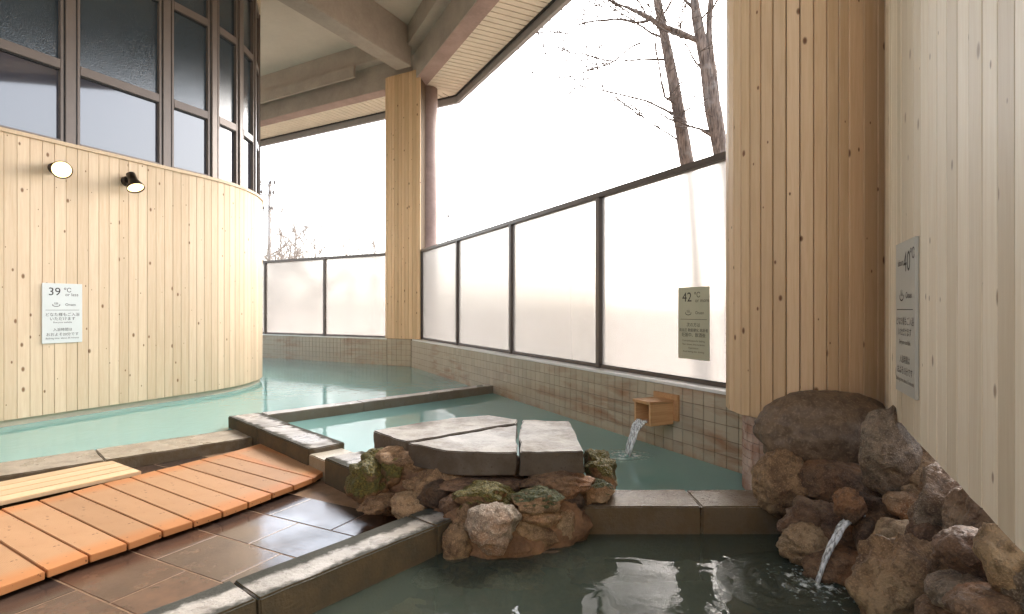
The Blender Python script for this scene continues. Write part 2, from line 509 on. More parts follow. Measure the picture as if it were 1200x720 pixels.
def stream_mat():
    t = NT('falling_water')
    co = t.coords('Object')
    nz = t.noise(t.map(co, (90, 90, 9)), 1.0, 3)
    g = t.n('BsdfPrincipled', Base_Color=(0.95, 0.97, 0.97), Roughness=0.05, IOR=1.333, Transmission_Weight=1.0, Normal=t.bump(nz, 0.6, 0.01))
    d = t.n('BsdfPrincipled', Base_Color=(0.85, 0.88, 0.88), Roughness=0.2)
    mx = t.n('MixShader', Fac=t.ramp(nz, [(0.36, 0.25), (0.58, 0.95)]))
    t.set(mx.inputs[1], g); t.set(mx.inputs[2], d)
    return t.done(mx)
M['stream'] = stream_mat()
def splash_mat(name, col, tr):
    t = NT(name)
    p = t.position()
    nz = t.noise(p, 38, 4, 0.6)
    co = t.coords('Object'); x, y, z = t.sep(co)
    rad = t.math('SQRT', t.math('ADD', t.math('MULTIPLY', x, x), t.math('MULTIPLY', y, y)))
    f = t.ramp(t.math('SUBTRACT', nz, t.math('MULTIPLY', rad, 1.1)), [(0.38, 0.0), (0.56, 0.9)])
    c = t.mix(f, col, (0.8, 0.85, 0.84))
    t.bsdf(Base_Color=c, Roughness=0.05, IOR=1.333, Transmission_Weight=t.math('MULTIPLY', t.math('SUBTRACT', 1.0, f), tr), Normal=t.bump(nz, 0.35, 0.01))
    return t.done()
M['splash_green'] = splash_mat('churned_green_water', (0.165, 0.205, 0.16), 0.7)
M['splash_milky'] = splash_mat('churned_milky_water', (0.31, 0.57, 0.53), 0.28)
M['foam'] = plain('foam', (0.80, 0.84, 0.83), 0.25, amt=0.05)

def frosted():
    t = NT('frosted_glass')
    p = t.position()
    rf = t.n('BsdfRefraction', Color=(0.80, 0.79, 0.78), Roughness=0.24, IOR=1.10)
    tl = t.n('BsdfTranslucent', Color=(0.42, 0.405, 0.39))
    gl = t.n('BsdfGlossy', Color=(0.9, 0.9, 0.9), Roughness=0.3)
    mx = t.n('MixShader', Fac=0.35)
    t.set(mx.inputs[1], rf); t.set(mx.inputs[2], tl)
    fr = t.n('Fresnel', IOR=1.35)
    m2 = t.n('MixShader', Fac=t.math('MULTIPLY', fr, 0.6))
    t.set(m2.inputs[1], mx); t.set(m2.inputs[2], gl)
    return t.done(m2)
M['frosted'] = frosted()

def winglass(name, col, rough, bstr, bscale):
    t = NT(name)
    p = t.position()
    h = t.noise(t.map(p, (1, 1, 1)), bscale, 2, 0.5)
    t.bsdf(Base_Color=col, Roughness=rough, IOR=1.52, Specular_IOR_Level=0.9, Coat_Weight=0.6, Coat_Roughness=0.02,
           Coat_Normal=t.bump(h, bstr, 0.004), Normal=t.bump(h, bstr, 0.004))
    return t.done()
M['glass_low'] = winglass('window_glass', (0.055, 0.055, 0.07), 0.05, 0.02, 3)
M['glass_up'] = winglass('rippled_window_glass', (0.030, 0.045, 0.058), 0.12, 0.35, 110)

def emit(name, col, s):
    t = NT(name)
    return t.done(t.n('Emission', Color=col, Strength=s))
M['lamp'] = emit('lamp_disc', (1.0, 0.60, 0.24), 1.1)

def rock_mat(name, c1, c2, c3, moss=0.0, mosscol=(0.16, 0.14, 0.045), scale=6, rough=0.6, bump=0.85):
    t = NT(name)
    p = t.position(); rnd = t.rnd()
    v = t.n('VectorMath', {'operation': 'ADD'}); t.set(v.inputs[0], p)
    t.set(v.inputs[1], t.n('CombineXYZ', X=t.math('MULTIPLY', rnd, 40), Y=t.math('MULTIPLY', rnd, 13), Z=t.math('MULTIPLY', rnd, 29)))
    v = v.outputs[0]
    n1 = t.noise(v, scale, 8, 0.65, 0.5); n2 = t.noise(v, scale * 7, 5, 0.6); n3 = t.noise(v, scale * 0.6, 3)
    c = t.mix(t.ramp(n1, [(0.36, 0), (0.64, 1)]), c1, c2)
    c = t.mix(t.ramp(n3, [(0.5, 0), (0.68, 0.9)]), c, c3)
    n4 = t.noise(v, scale * 26, 3, 0.6)
    c = t.mix(t.math('MULTIPLY', t.ramp(n2, [(0.48, 0), (0.62, 1)]), 0.55), c, tuple(x * 0.55 for x in c2))
    c = t.mix(t.math('MULTIPLY', t.ramp(n4, [(0.52, 0), (0.66, 1)]), 0.4), c, tuple(min(1, x * 1.7) for x in c1))
    h = t.math('ADD', n1, t.math('ADD', t.math('MULTIPLY', n2, 0.6), t.math('MULTIPLY', n4, 0.22)))
    if moss:
        nz = t.sep(t.n('NewGeometry').outputs['Normal'])[2]
        mk = t.ramp(t.math('ADD', t.math('MULTIPLY', nz, 0.35), n1), [(0.95 - moss, 0), (1.05 - moss, 1)])
        mn = t.noise(v, 120, 2)
        mc = t.mix(t.ramp(mn, [(0.4, 0), (0.6, 1)]), tuple(x * 0.3 for x in mosscol), mosscol)
        mc = t.mix(t.ramp(n2, [(0.45, 0), (0.6, 1)]), mc, (mosscol[0] * 0.5, mosscol[1] * 0.62, mosscol[2] * 0.8))
        c = t.mix(mk, c, mc)
        h = t.math('ADD', h, t.math('MULTIPLY', t.math('MULTIPLY', mn, mk), 0.7))
    t.bsdf(Base_Color=c, Roughness=rough, Specular_IOR_Level=0.4, Normal=t.bump(h, bump, 0.03))
    return t.done()
M['rock_brown'] = rock_mat('brown_rock', (0.25, 0.155, 0.09), (0.07, 0.042, 0.026), (0.28, 0.13, 0.055))
M['rock_grey'] = rock_mat('grey_rock', (0.33, 0.255, 0.18), (0.11, 0.08, 0.056), (0.22, 0.125, 0.065))
M['rock_orange'] = rock_mat('orange_rock', (0.36, 0.225, 0.12), (0.12, 0.068, 0.036), (0.42, 0.30, 0.175))
M['rock_tan'] = rock_mat('tan_rock', (0.42, 0.30, 0.18), (0.20, 0.125, 0.068), (0.33, 0.15, 0.06))
M['rock_red'] = rock_mat('red_rock', (0.235, 0.14, 0.085), (0.07, 0.043, 0.029), (0.34, 0.25, 0.17))
M['rock_pale'] = rock_mat('pale_rock', (0.50, 0.43, 0.345), (0.21, 0.16, 0.115), (0.36, 0.19, 0.10))
M['rock_boulder'] = rock_mat('smooth_boulder', (0.22, 0.15, 0.095), (0.12, 0.08, 0.05), (0.105, 0.082, 0.064), scale=3.2, bump=0.35, rough=0.55)
M['rock_moss'] = rock_mat('mossy_rock', (0.26, 0.15, 0.075), (0.10, 0.06, 0.03), (0.30, 0.15, 0.065), moss=0.5, mosscol=(0.20, 0.155, 0.035))
M['rock_mosstop'] = rock_mat('moss_topped_rock', (0.42, 0.285, 0.165), (0.22, 0.13, 0.07), (0.34, 0.16, 0.07), moss=0.30, mosscol=(0.12, 0.12, 0.04))
M['rock_dark'] = rock_mat('dark_porous_rock', (0.13, 0.085, 0.055), (0.045, 0.03, 0.022), (0.19, 0.10, 0.05), scale=14, bump=1.0)
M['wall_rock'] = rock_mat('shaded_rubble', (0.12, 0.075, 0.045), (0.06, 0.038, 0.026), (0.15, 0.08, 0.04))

# ------------------------------------------------------------------ plan lines
C0 = Vector((-1.85, 10.19))                      # corner of the tiled pool wall
DR = Vector((0.447, -0.894)).normalized()        # along the near run, towards the camera
DF = Vector((-0.873, 0.488)).normalized()        # along the far run, away to the left
NR = Vector((0.894, 0.447)).normalized()         # outwards of the near run
NF = Vector((0.488, 0.873)).normalized()         # outwards of the far run
SILL = 0.49
def offc(o):
    """corner of both runs pushed outwards by o"""
    a = C0 + NR * o; b = C0 + NF * o
    den = DR.x * DF.y - DR.y * DF.x
    t = ((b.x - a.x) * DF.y - (b.y - a.y) * DF.x) / den
    return a + DR * t

# ------------------------------------------------------------------ ground and pool floor
g = obj('ground', mesh([(-400, -200, -0.85), (400, -200, -0.85), (400, 700, -0.85), (-400, 700, -0.85)], [(0, 1, 2, 3)]), M['ground'])
tag(g, kind='structure')
c_in = offc(0.1)
pf = [c_in + DF * 9, Vector((-9, 0)), Vector((-6, -2.5)), Vector((3, -2.5)), c_in + DR * 11, c_in]
o = obj('pool_floor', prism_me([(p.x, p.y) for p in pf], -0.8, -0.62), M['poolfloor'])
tag(o, kind='structure')

# ------------------------------------------------------------------ pool edges (plan)
A = Vector((-2.53, 4.94))                        # outer corner of the raised kerb
D1 = Vector((0.714, 0.700)).normalized()         # along the divider, away to the right
D2 = Vector((0.700, -0.714)).normalized()        # along the left kerb, towards the camera
KT = 0.10
FK = Vector((-0.93, 1.77)); DK = Vector((0.632, 0.775)).normalized()   # inner edge of the front kerb
FKT = 0.08

# deck
deck_pts = [A + D2 * 0.60 + D1 * 0.0, A + D2 * 2.7, Vector((-0.45, 2.75)), FK - DK * 3.2 + Vector((-DK.y, DK.x)) * 0.1,
            Vector((-6.5, -0.9)), A + D2 * 0.60 - D1 * 5.2]
deck = obj('deck_floor', prism_me([(p.x, p.y) for p in deck_pts[::-1]], -0.6, -0.0693), M['floor_grout'])
tag(deck, kind='structure')

def inside(pt, poly):
    c = False
    for i in range(len(poly)):
        a, b = poly[i], poly[i - 1]
        if (a.y > pt.y) != (b.y > pt.y) and pt.x < (b.x - a.x) * (pt.y - a.y) / (b.y - a.y) + a.x:
            c = not c
    return c
FD = Vector((0.46, 0.888)); FE = Vector((0.888, -0.46))
tl, tw = 0.45, 0.3
tile_share = box_me(-tl / 2 + 0.004, tl / 2 - 0.004, -tw / 2 + 0.004, tw / 2 - 0.004, 0, 0.004, 0.0015)
org = Vector((-1.933, 2.318))
nt = 0
for i in range(-8, 12):
    for j in range(-9, 9):
        c = org + FD * (tw * (i + 0.5)) + FE * (tl * (j + 0.5) + (0.225 if i % 2 else 0.0))
        if c.y < 0.9 or c.x < -3.9: continue
        cor = [c + FD * sx * tw * 0.45 + FE * sy * tl * 0.45 for sx in (-1, 0, 1) for sy in (-1, 0, 1)]
        if sum(inside(q, deck_pts) for q in cor) < 6: continue
        full = all(inside(q, deck_pts) for q in cor)
        obj('tile', tile_share, M['floor'], deck, (c.x, c.y, -0.0715), ang(FE))
        nt += 1

# ------------------------------------------------------------------ water sheets
def sheet(name, pts, z, mat, label):
    o = obj(name, mesh([(p[0], p[1], z) for p in pts], [tuple(range(len(pts)))]), mat)
    if o.data.polygons[0].normal.z < 0:
        o.data.flip_normals()
    return tag(o, label, kind='structure')
tR = along(570, C0, DR)
E1 = A + D2 * 0.1
dv_end = C0 + DR * tR
sheet('pool_water', [A + D1 * 0.1 + D2 * 0.05, dv_end + NR * 0.05, C0 + DR * 8.0 + NR * 0.05, (1.9, 3.0), (1.2, 2.85), (0.2, 2.85), (-0.3, 2.9), A + D2 * 2.7 + D1 * 0.1], 0.0, M['water_milky'],
      'milky turquoise bath water under the wooden spout')
c5 = C0 + NR * 0.05
sheet('pool_water', [A + D1 * 0.05, A + D2 * 0.3 - D1 * 0.0, A + D2 * 0.3 - D1 * 5.0, (-8.5, 3), C0 + DF * 9 + NF * 0.05, offc(0.05), dv_end + NR * 0.05], 0.001, M['water_rippled'],
      'milky turquoise bath water curving past the boarded wall')
sheet('pool_water', [FK + DK * 1.6 - Vector((-DK.y, DK.x)) * -0.05, FK - DK * 3.0 + Vector((-DK.y, DK.x)) * 0.05, (-1.0, -1.6), (2.9, -1.6), (2.9, 2.9), (1.2, 2.86), (0.3, 2.86)], -0.056, M['water_clear'],
      'dark greenish water in the sunken bath beside the rocks')

# ------------------------------------------------------------------ kerbs, divider, edging
k = thing('raised_kerb', 'grey stone kerb beside the orange planks with a pale overflow notch', 'kerb', (A.x, A.y, -0.6))
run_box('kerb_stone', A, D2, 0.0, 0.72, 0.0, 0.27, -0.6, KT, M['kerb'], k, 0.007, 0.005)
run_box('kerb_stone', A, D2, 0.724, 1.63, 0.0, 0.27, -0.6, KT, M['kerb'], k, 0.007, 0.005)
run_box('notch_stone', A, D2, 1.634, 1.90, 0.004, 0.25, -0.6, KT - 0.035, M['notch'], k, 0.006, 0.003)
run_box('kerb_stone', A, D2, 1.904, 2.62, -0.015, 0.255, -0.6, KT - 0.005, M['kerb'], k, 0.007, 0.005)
dl = (dv_end - A).length
k = thing('pool_divider', 'narrow pale stone divider between the two milky pools', 'kerb', (A.x, A.y, -0.6))
for a0, a1 in ((0.285, 1.25), (1.254, 2.2), (2.204, dl + 0.02)):
    run_box('kerb_stone', A + D1 * 0.0, D1, a0, a1, -0.16, 0.0, -0.6, KT - 0.004, M['kerb_light'], k, 0.006, 0.003)
k = thing('pool_edging', 'low wet stone edging between deck and pool by the boarded wall', 'kerb', (A.x, A.y, -0.6))
eo = A + D2 * 0.20
for a0, a1 in ((-0.98, -0.004), (-1.93, -0.984), (-2.85, -1.934), (-3.8, -2.854)):
    run_box('edging_stone', eo, D1, a0, a1, -0.42, 0.0, -0.6, 0.016, M['edging'], k, 0.007, 0.005)
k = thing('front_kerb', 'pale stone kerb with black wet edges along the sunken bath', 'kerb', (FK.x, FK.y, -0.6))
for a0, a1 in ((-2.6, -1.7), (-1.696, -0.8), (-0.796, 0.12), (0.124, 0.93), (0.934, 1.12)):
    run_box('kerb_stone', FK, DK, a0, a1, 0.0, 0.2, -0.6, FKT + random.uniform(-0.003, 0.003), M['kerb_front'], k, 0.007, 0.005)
k = thing('wet_kerb', 'brown wet stone kerb between rock pedestal and boarded column', 'kerb', (0.8, 2.85, -0.6))
for a0, a1 in ((0.28, 0.93), (0.934, 1.34)):
    run_box('kerb_stone', Vector((0, 2.73)), Vector((1, 0)), a0, a1, 0.0, 0.26, -0.6, FKT, M['kerb_wet'], k, 0.007, 0.005)

# ------------------------------------------------------------------ tiled walls of the pool
TS = 0.1
tile1 = box_me(-TS / 2 + 0.0025, TS / 2 - 0.0025, -0.004, 0.004, -TS / 2 + 0.0025, TS / 2 - 0.0025, 0.0012)
def tile_wall(p, d, n, t1, label, single_from=None):
    wthing = thing('tiled_wall', label, 'wall', (p.x, p.y, -0.6))
    run_box('wall_body', p, d, -0.0, t1, *( (0.006, 0.30) if (Vector((-d.y, d.x)).dot(n) > 0) else (-0.30, -0.006)), -0.7, SILL - 0.004, M['grout'], wthing)
    # sill
    s = 1 if Vector((-d.y, d.x)).dot(n) > 0 else -1
    a, b = sorted((s * -0.006, s * 0.30))
    run_box('sill', p, d, 0.06, t1, a, b, SILL - 0.004, SILL + 0.018, M['sill'], wthing, 0.003)
    bm = bmesh.new()
    single = []
    for i in range(int(t1 / TS)):
        for j in range(7):
            z = SILL - 0.006 - TS * (j + 0.5)
            c = p + d * (TS * (i + 0.5)) + n * 0.004
            if single_from is not None and i >= single_from and j < 5:
                single.append((c, z))
            else:
                Mx = Matrix.Translation((c.x, c.y, z)) @ Matrix.Rotation(ang(d), 4, 'Z')
                h = TS / 2 - 0.0025
                bm_box(bm, -h, h, -0.004, 0.004, -h, h, Mx)
    for c, z in single:
        obj('tile', tile1, M['tile'], wthing, (c.x, c.y, z), ang(d))
    me = bm_mesh(bm)
    tf = obj('tile_field', me, M['tile'], wthing)
    tag(tf, kind='stuff')
    return wthing
tile_wall(C0, DR, NR, 7.9, 'low mosaic tiled wall with rust stains under the near glass fence', 17)
tile_wall(C0, DF, NF, 8.0, 'low mosaic tiled wall far behind the pool under two glass panels')

# ------------------------------------------------------------------ glass fences
FT = 2.13
def fence(p, d, n, posts, label, sup_end=None):
    f = thing('glass_fence', label, 'fence', (p.x, p.y, SILL))
    for a in posts:
        run_box('post', p, d, a - 0.03, a + 0.03, -0.035, 0.035, SILL + 0.018, FT - 0.04, M['frame'], f, 0.004)
    run_box('top_rail', p, d, posts[0] - 0.03, posts[-1] + 0.03, -0.04, 0.04, FT - 0.04, FT + 0.01, M['frame'], f, 0.005)
    for a, b in zip(posts[:-1], posts[1:]):
        run_box('bottom_rail', p, d, a + 0.031, b - 0.031, -0.022, 0.022, SILL + 0.019, SILL + 0.05, M['frame'], f, 0.003)
        run_box('pane', p, d, a + 0.026, b - 0.026, -0.004, 0.004, SILL + 0.045, FT - 0.035, M['frosted'], f)
        run_box('gasket', p, d, a + 0.031, b - 0.031, -0.026, -0.0221, SILL + 0.05, SILL + 0.056, M['gasket'], f)
    return f
pr = C0 + NR * 0.15
fence(pr, DR, NR, [0.20, 2.0, 3.84, 5.68, 7.52], 'frosted glass fence in dark frame carrying the 42 degree sign')
pfar = C0 + NF * 0.15
tp = [along(x, pfar, DF) for x in (458, 381, 311.5)]
step_ = along(450, pfar, DF)
step = tp[1] - tp[0]
fence(pfar, DF, NF, [tp[0] - 0.0, tp[1], tp[2], tp[2] + step, tp[2] + 2 * step], 'frosted glass fence in dark frame far beyond the rippled pool')

# ------------------------------------------------------------------ roof over the baths
CEIL = 6.1; ZB = 5.25; ZL = 5.74
roof = thing('canopy_roof', 'concrete canopy roof with boarded soffit and dark fascia over the baths', 'roof', (C0.x, C0.y, 5.2))
def band(name, o0, o1, z0, z1, mat, lr=13.0, lf=14.0):
    """strip that follows both runs between two offsets"""
    ci, co = offc(o0), offc(o1)
    pts = [ci + DF * lf, ci, ci + DR * lr, co + DR * lr, co, co + DF * lf]
    return obj(name, prism_me([(p.x, p.y) for p in pts], z0, z1), mat, roof)
cc = offc(0.0)
ceil_pts = [cc + DF * 14, Vector((-14, 17)), Vector((-14, -4)), Vector((4.6, -4)), cc + DR * 13, cc]
ceil_pts = [cc + DF * 14, Vector((-15, 12)), Vector((-14, -3.2)), cc + DR * 13, cc]
obj('ceiling', prism_me([(p.x, p.y) for p in ceil_pts], CEIL, CEIL + 0.1), M['ceiling'], roof)
band('ring_beam', 0.04, 0.30, ZB, ZL + 0.002, M['concrete'])
band('ring_beam', -0.16, 0.30, ZL, CEIL - 0.002, M['concrete'])
band('beam_underside', 0.05, 0.31, ZB - 0.006, ZB - 0.001, M['pink'])
band('roof_slab', -0.1, 1.06, CEIL + 0.102, CEIL + 0.3, M['concrete'])
band('soffit_backing', 0.31, 1.0, ZB + 0.04, ZB + 0.06, M['soffit_gap'])
fa = band('fascia', 1.0, 1.07, ZB - 0.13, ZB + 0.95, M['fascia'])
band('fascia_drip', 0.955, 0.998, ZB - 0.005, ZB + 0.05, M['gasket'])
bm = bmesh.new()
def soffit_run(p, d, n, t0, t1, dz):
    pitch = 0.135
    s = 1 if Vector((-d.y, d.x)).dot(n) > 0 else -1
    Mx = Matrix.Translation((p.x, p.y, 0)) @ Matrix.Rotation(ang(d), 4, 'Z')
    k = 0
    t = t0
    while t < t1:
        a, b = sorted((s * 0.312, s * 0.953))
        bm_box(bm, t + 0.010, t + pitch - 0.010, a, b, ZB + 0.004 + dz, ZB + 0.036 + dz, Mx)
        t += pitch
soffit_run(C0, DR, NR, -0.29, 12.0, 0.0)
soffit_run(C0, DF, NF, -0.29, 13.0, 0.003)
tag(obj('soffit_boards', bm_mesh(bm), M['soffit'], roof), kind='stuff')
# cross beam from pillar to building
cb = Vector((-1.85, 9.82)); cd = Vector((-0.466, -0.885)).normalized()
run_box('cross_beam', cb, cd, -0.12, 9.5, -0.35, 0.0, 5.40, CEIL - 0.001, M['concrete'], roof, 0.012)
# a box haunch on the far ring beam
hp = C0 - NF * 0.16
run_box('beam_haunch', hp, DF, along(417, hp, DF), 9.0, 0.001, 0.05, 5.50, 5.73, M['concrete'], roof, 0.01)
run_box('ceiling_joint', Vector((-3.1, 9.6)), cd, 0, 8, -0.02, 0.02, CEIL - 0.012, CEIL - 0.002, M['pink'], roof)

col = thing('round_column', 'pinkish round concrete column outside the fence behind the boarded pillar', 'column', (-1.60, 10.56, -0.85))
bm = bmesh.new()
tube(bm, [Vector((0, 0, z)) for z in (0, 2, 4, ZB + 0.85 - 0.008)], [0.18] * 4, 28)
obj('shaft', bm_mesh(bm, True), M['pink'], col, (-1.60, 10.56, -0.85))

# ------------------------------------------------------------------ boards
def board_me(wd, zb0, zb1, zt, th=0.018, gap=0.0025, ch=0.003, z0=0.0):
    """board seen from -y, width wd, bottom heights at both edges (local), chamfered edges"""
    h = wd / 2 - gap / 2
    prof = [(-h, 0), (-h, -th + ch), (-h + ch, -th), (h - ch, -th), (h, -th + ch), (h, 0)]
    n = len(prof)
    vs = [(x, y, zb0 + (zb1 - zb0) * (x / wd + 0.5)) for x, y in prof] + [(x, y, zt) for x, y in prof]
    fs = [tuple(range(n)), tuple(range(2 * n - 1, n - 1, -1))]
    for i in range(n):
        fs.append((i, i + n, (i + 1) % n + n, (i + 1) % n))
    me = mesh(vs, fs)
    bm = bmesh.new(); bm.from_mesh(me); bmesh.ops.recalc_face_normals(bm, faces=bm.faces); bm.to_mesh(me); bm.free()
    return me

class Path:
    """dense plan polyline with lookup by length"""
    def __init__(s, pts):
        s.p = [Vector(q) for q in pts]
        s.l = [0.0]
        for a, b in zip(s.p[:-1], s.p[1:]):
            s.l.append(s.l[-1] + (b - a).length)
        s.len = s.l[-1]
    def at(s, t):
        t = max(0, min(s.len, t))
        for i in range(len(s.l) - 1):
            if s.l[i + 1] >= t:
                f = (t - s.l[i]) / max(1e-9, s.l[i + 1] - s.l[i])
                return s.p[i].lerp(s.p[i + 1], f)
        return s.p[-1].copy()
    def find_px(s, x):
        best = None
        for i in range(0, 3000):
            t = s.len * i / 3000
            if best is not None and best[0] < 0.6 and t > best[1] + 0.3: break
            q = s.at(t)
            if q.y <= 0.05: continue
            e = abs(CX + F * q.x / q.y - x)
            if best is None or e < best[0]: best = (e, t)
        return best[1]

def strip_solid(path, t0, t1, n, o0, o1, z0, z1):
    """solid that follows a path; offsets measured to the viewer's side (right of travel)"""
    bm = bmesh.new()
    prev = None
    for i in range(n + 1):
        t = t0 + (t1 - t0) * i / n
        q = path.at(t); d = (path.at(t + 0.02) - path.at(t - 0.02)).normalized()
        nr = Vector((d.y, -d.x))
        a, b = q + nr * o0, q + nr * o1
        ring = [bm.verts.new((a.x, a.y, z0)), bm.verts.new((b.x, b.y, z0)), bm.verts.new((b.x, b.y, z1)), bm.verts.new((a.x, a.y, z1))]
        if prev:
            for k in range(4):
                bm.faces.new((prev[k], prev[(k + 1) % 4], ring[(k + 1) % 4], ring[k]))
        else:
            bm.faces.new(ring)
        prev = ring
    bm.faces.new(prev[::-1])
    return bm_mesh(bm)

def boards(parent, path, t0, t1, wd, zbot, ztop, mat, name='board', cache=None):
    n = max(1, round((t1 - t0) / wd))
    wd = (t1 - t0) / n
    cache = {} if cache is None else cache
    for i in range(n):
        a, b = path.at(t0 + wd * i), path.at(t0 + wd * (i + 1))
        c = (a + b) / 2; d = b - a
        za, zb = zbot(a), zbot(b)
        zt = ztop
        key = (round(d.length, 3), round(za, 4), round(zb, 4), zt)
        if key not in cache:
            cache[key] = board_me(d.length, 0.0, zb - za, zt - za)
        j = random.uniform(-0.0012, 0.0012)
        nr = Vector((d.y, -d.x)).normalized() * j
        obj(name, cache[key], mat, parent, (c.x + nr.x, c.y + nr.y, za), ang(d))

# curved wall on the left
pts = []
h0 = R(25.0)
p = Vector((-4.55, 4.91)) - Vector((math.sin(h0), math.cos(h0))) * 9.0
pts.append(p.copy())
p = p + Vector((math.sin(h0), math.cos(h0))) * 7.0
pts.append(p.copy())
hd = h0; ds = 0.05
for i in range(260):
    s = 7.0 + i * ds
    if s > 9.0 + 1.9: hd -= ds / 1.9
    if hd < R(-140): break
    p = p + Vector((math.sin(hd), math.cos(hd))) * ds
    pts.append(p.copy())
CW = Path(pts)
cw = thing('curved_wall', 'curved wall of pale pine boards carrying two wall lamps and the 39 degree sign', 'wall', (-4.2, 5.8, -0.6))
obj('wall_core', strip_solid(CW, 0.0, CW.len, 120, -0.16, -0.02, -0.65, 2.62), M['board_backing'], cw)
obj('plinth', strip_solid(CW, 5.0, CW.len, 110, -0.019, -0.012, -0.6, 0.075), M['plaster'], cw)
ZC0, ZC1 = 0.062, 2.63
boards(cw, CW, 7.3, CW.find_px(300) + 1.5, 0.097, lambda q: ZC0, ZC1, M['pine'])
obj('top_trim', strip_solid(CW, 5.0, CW.len, 110, -0.13, 0.035, ZC1 + 0.001, ZC1 + 0.035), M['pine'], cw)

# windows above it
wi = thing('window_wall', 'dark framed window band on top of the curved pine wall', 'window', (-4.2, 5.8, 2.67))
ts = [CW.find_px(x) for x in (84, 197, 253, 284)]
ts = [ts[0] - 2.2, ts[0] - 1.1] + ts + [ts[-1] + 0.5 * k_ for k_ in range(1, 6)]
W0 = ZC1 + 0.036
verts = []
for t in ts:
    q = CW.at(t); d = (CW.at(t + 0.02) - CW.at(t - 0.02)).normalized()
    verts.append(q + Vector((d.y, -d.x)) * -0.045)
ZW = [W0, 3.43, 4.56, 5.40]
for a, b in zip(verts[:-1], verts[1:]):
    d = (b - a); L = d.length; d.normalize()
    # left normal is away from the viewer
    def rb(nm, t0, t1, o0, o1, z0, z1, m, bev=0.004, par=wi): return run_box(nm, a, d, t0, t1, o0, o1, z0, z1, m, par, bev)
    rb('post', -0.045, 0.045, -0.03, 0.06, W0, 5.44, M['winframe'])
    rb('post_groove', 0.0455, 0.058, -0.018, 0.05, W0, 5.44, M['gasket'], 0)
    rb('stile', 0.059, 0.085, -0.024, 0.05, W0, 5.40, M['winframe'], 0.003)
    rb('stile', L - 0.085, L - 0.059, -0.024, 0.05, W0, 5.40, M['winframe'], 0.003)
    rb('post_groove', L - 0.058, L - 0.0455, -0.018, 0.05, W0, 5.44, M['gasket'], 0)
    for zi, z in enumerate(ZW[1:]):
        rb('transom', 0.0852, L - 0.0852, -0.026, 0.05, z - 0.05, z + 0.04, M['winframe'], 0.004)
        rb('glazing_bead', 0.0852, L - 0.0852, -0.008, 0.012, z - 0.062, z - 0.0505, M['gasket'], 0)
    rb('bottom_rail', 0.0852, L - 0.0852, -0.024, 0.05, W0, W0 + 0.03, M['winframe'], 0.003)
    for z0, z1, mm in ((ZW[0] + 0.03, ZW[1] - 0.05, M['glass_low']), (ZW[1] + 0.04, ZW[2] - 0.05, M['glass_up']), (ZW[2] + 0.04, ZW[3] - 0.05, M['glass_up'])):
        rb('dark_room_backing', 0.06, L - 0.06, 0.0505, 0.058, z0 - 0.04, z1 + 0.04, M['gasket'], 0)  # black sheet behind each pane stands in for the dark room
        rb('pane', 0.084, L - 0.084, 0.014, 0.022, z0 - 0.002, z1 + 0.002, mm, 0)
up = thing('upper_wall', 'beige curved wall strip between window band and ceiling', 'wall', (-4.2, 5.8, 5.44))
obj('wall_band', strip_solid(CW, 0.0, CW.len, 120, -0.2, -0.005, 5.441, CEIL - 0.003), M['plaster'], up)

# corner pillar, boarded
PZ = 5.40
pl = thing('boarded_pillar', 'tall pine boarded pillar standing on the corner of the tiled wall', 'pillar', (-2.0, 10.2, SILL))
ce = C0 - NR * 0.03 - NF * 0.02
tl_ = along(450, ce, DF)
Lp = ce + DF * (tl_ - 0.10)
arc = []
ca = Lp + NF * 0.10
for i in range(10):
    a = math.pi * (1 - i / 9.0) / 2.0
    arc.append(ca + DF * (math.sin(a) * 0.10) - NF * (math.cos(a) * 0.10))
PP = Path([arc[0] + NF * 0.3] + arc + [ce])
boards(pl, PP, 0.06, PP.len, 0.085, lambda q: SILL + 0.021, PZ, M['pine_warm'])
e2 = C0 + NR * 0.105 + DR * 0.24
P2 = Path([ce, e2])
boards(pl, P2, 0, P2.len, 0.09, lambda q: SILL + 0.021, PZ, M['pine_warm'])
pts = [arc[0] + NF * 0.3, *arc, ce + (C0 - ce) * 0.3, e2 + NR * 0.02, C0 + NR * 0.3, C0 + NF * 0.3]
cpts = [q.lerp(C0 + NR * 0.12 + NF * 0.1, 0.12) for q in [arc[0] + NF * 0.25, *arc, ce, e2, C0 + NR * 0.25 + NF * 0.05]]
obj('core', prism_me([(q.x, q.y) for q in cpts], SILL + 0.025, PZ - 0.01), M['board_backing'], pl)
pb = thing('pillar_base', 'rust stained tiled base under the boarded pillar', 'pillar', (C0.x, C0.y, -0.6))
bpts = [q for q in [arc[0] + NF * 0.1, *arc[2:], C0 - NR * 0.0 - NF * 0.012, C0 + NF * 0.1]]
bpts = [(q.x, q.y) for q in [Lp + NF * 0.05, *[q + NF * 0.012 for q in arc[5:]], C0 - NF * 0.008, C0 + NF * 0.05]]
obj('tiled_base', prism_me(bpts, -0.6, SILL + 0.019), M['grout'], pb)
bpath = Path([Vector(q) for q in bpts[:-1]])
bm = bmesh.new()
nb = max(1, int(bpath.len / 0.099))
for i in range(nb):
    a_, b_ = bpath.at(bpath.len * i / nb), bpath.at(bpath.len * (i + 1) / nb)
    c = (a_ + b_) / 2; hw_ = (b_ - a_).length / 2 - 0.0025
    for j in range(6):
        Mx = Matrix.Translation((c.x, c.y, SILL + 0.015 - TS * (j + 0.5))) @ Matrix.Rotation(ang(b_ - a_), 4, 'Z')
        bm_box(bm, -hw_, hw_, -0.006, 0.003, -TS / 2 + 0.0025, TS / 2 - 0.0025, Mx)
tag(obj('base_tiles', bm_mesh(bm), M['tile'], pb), kind='stuff')

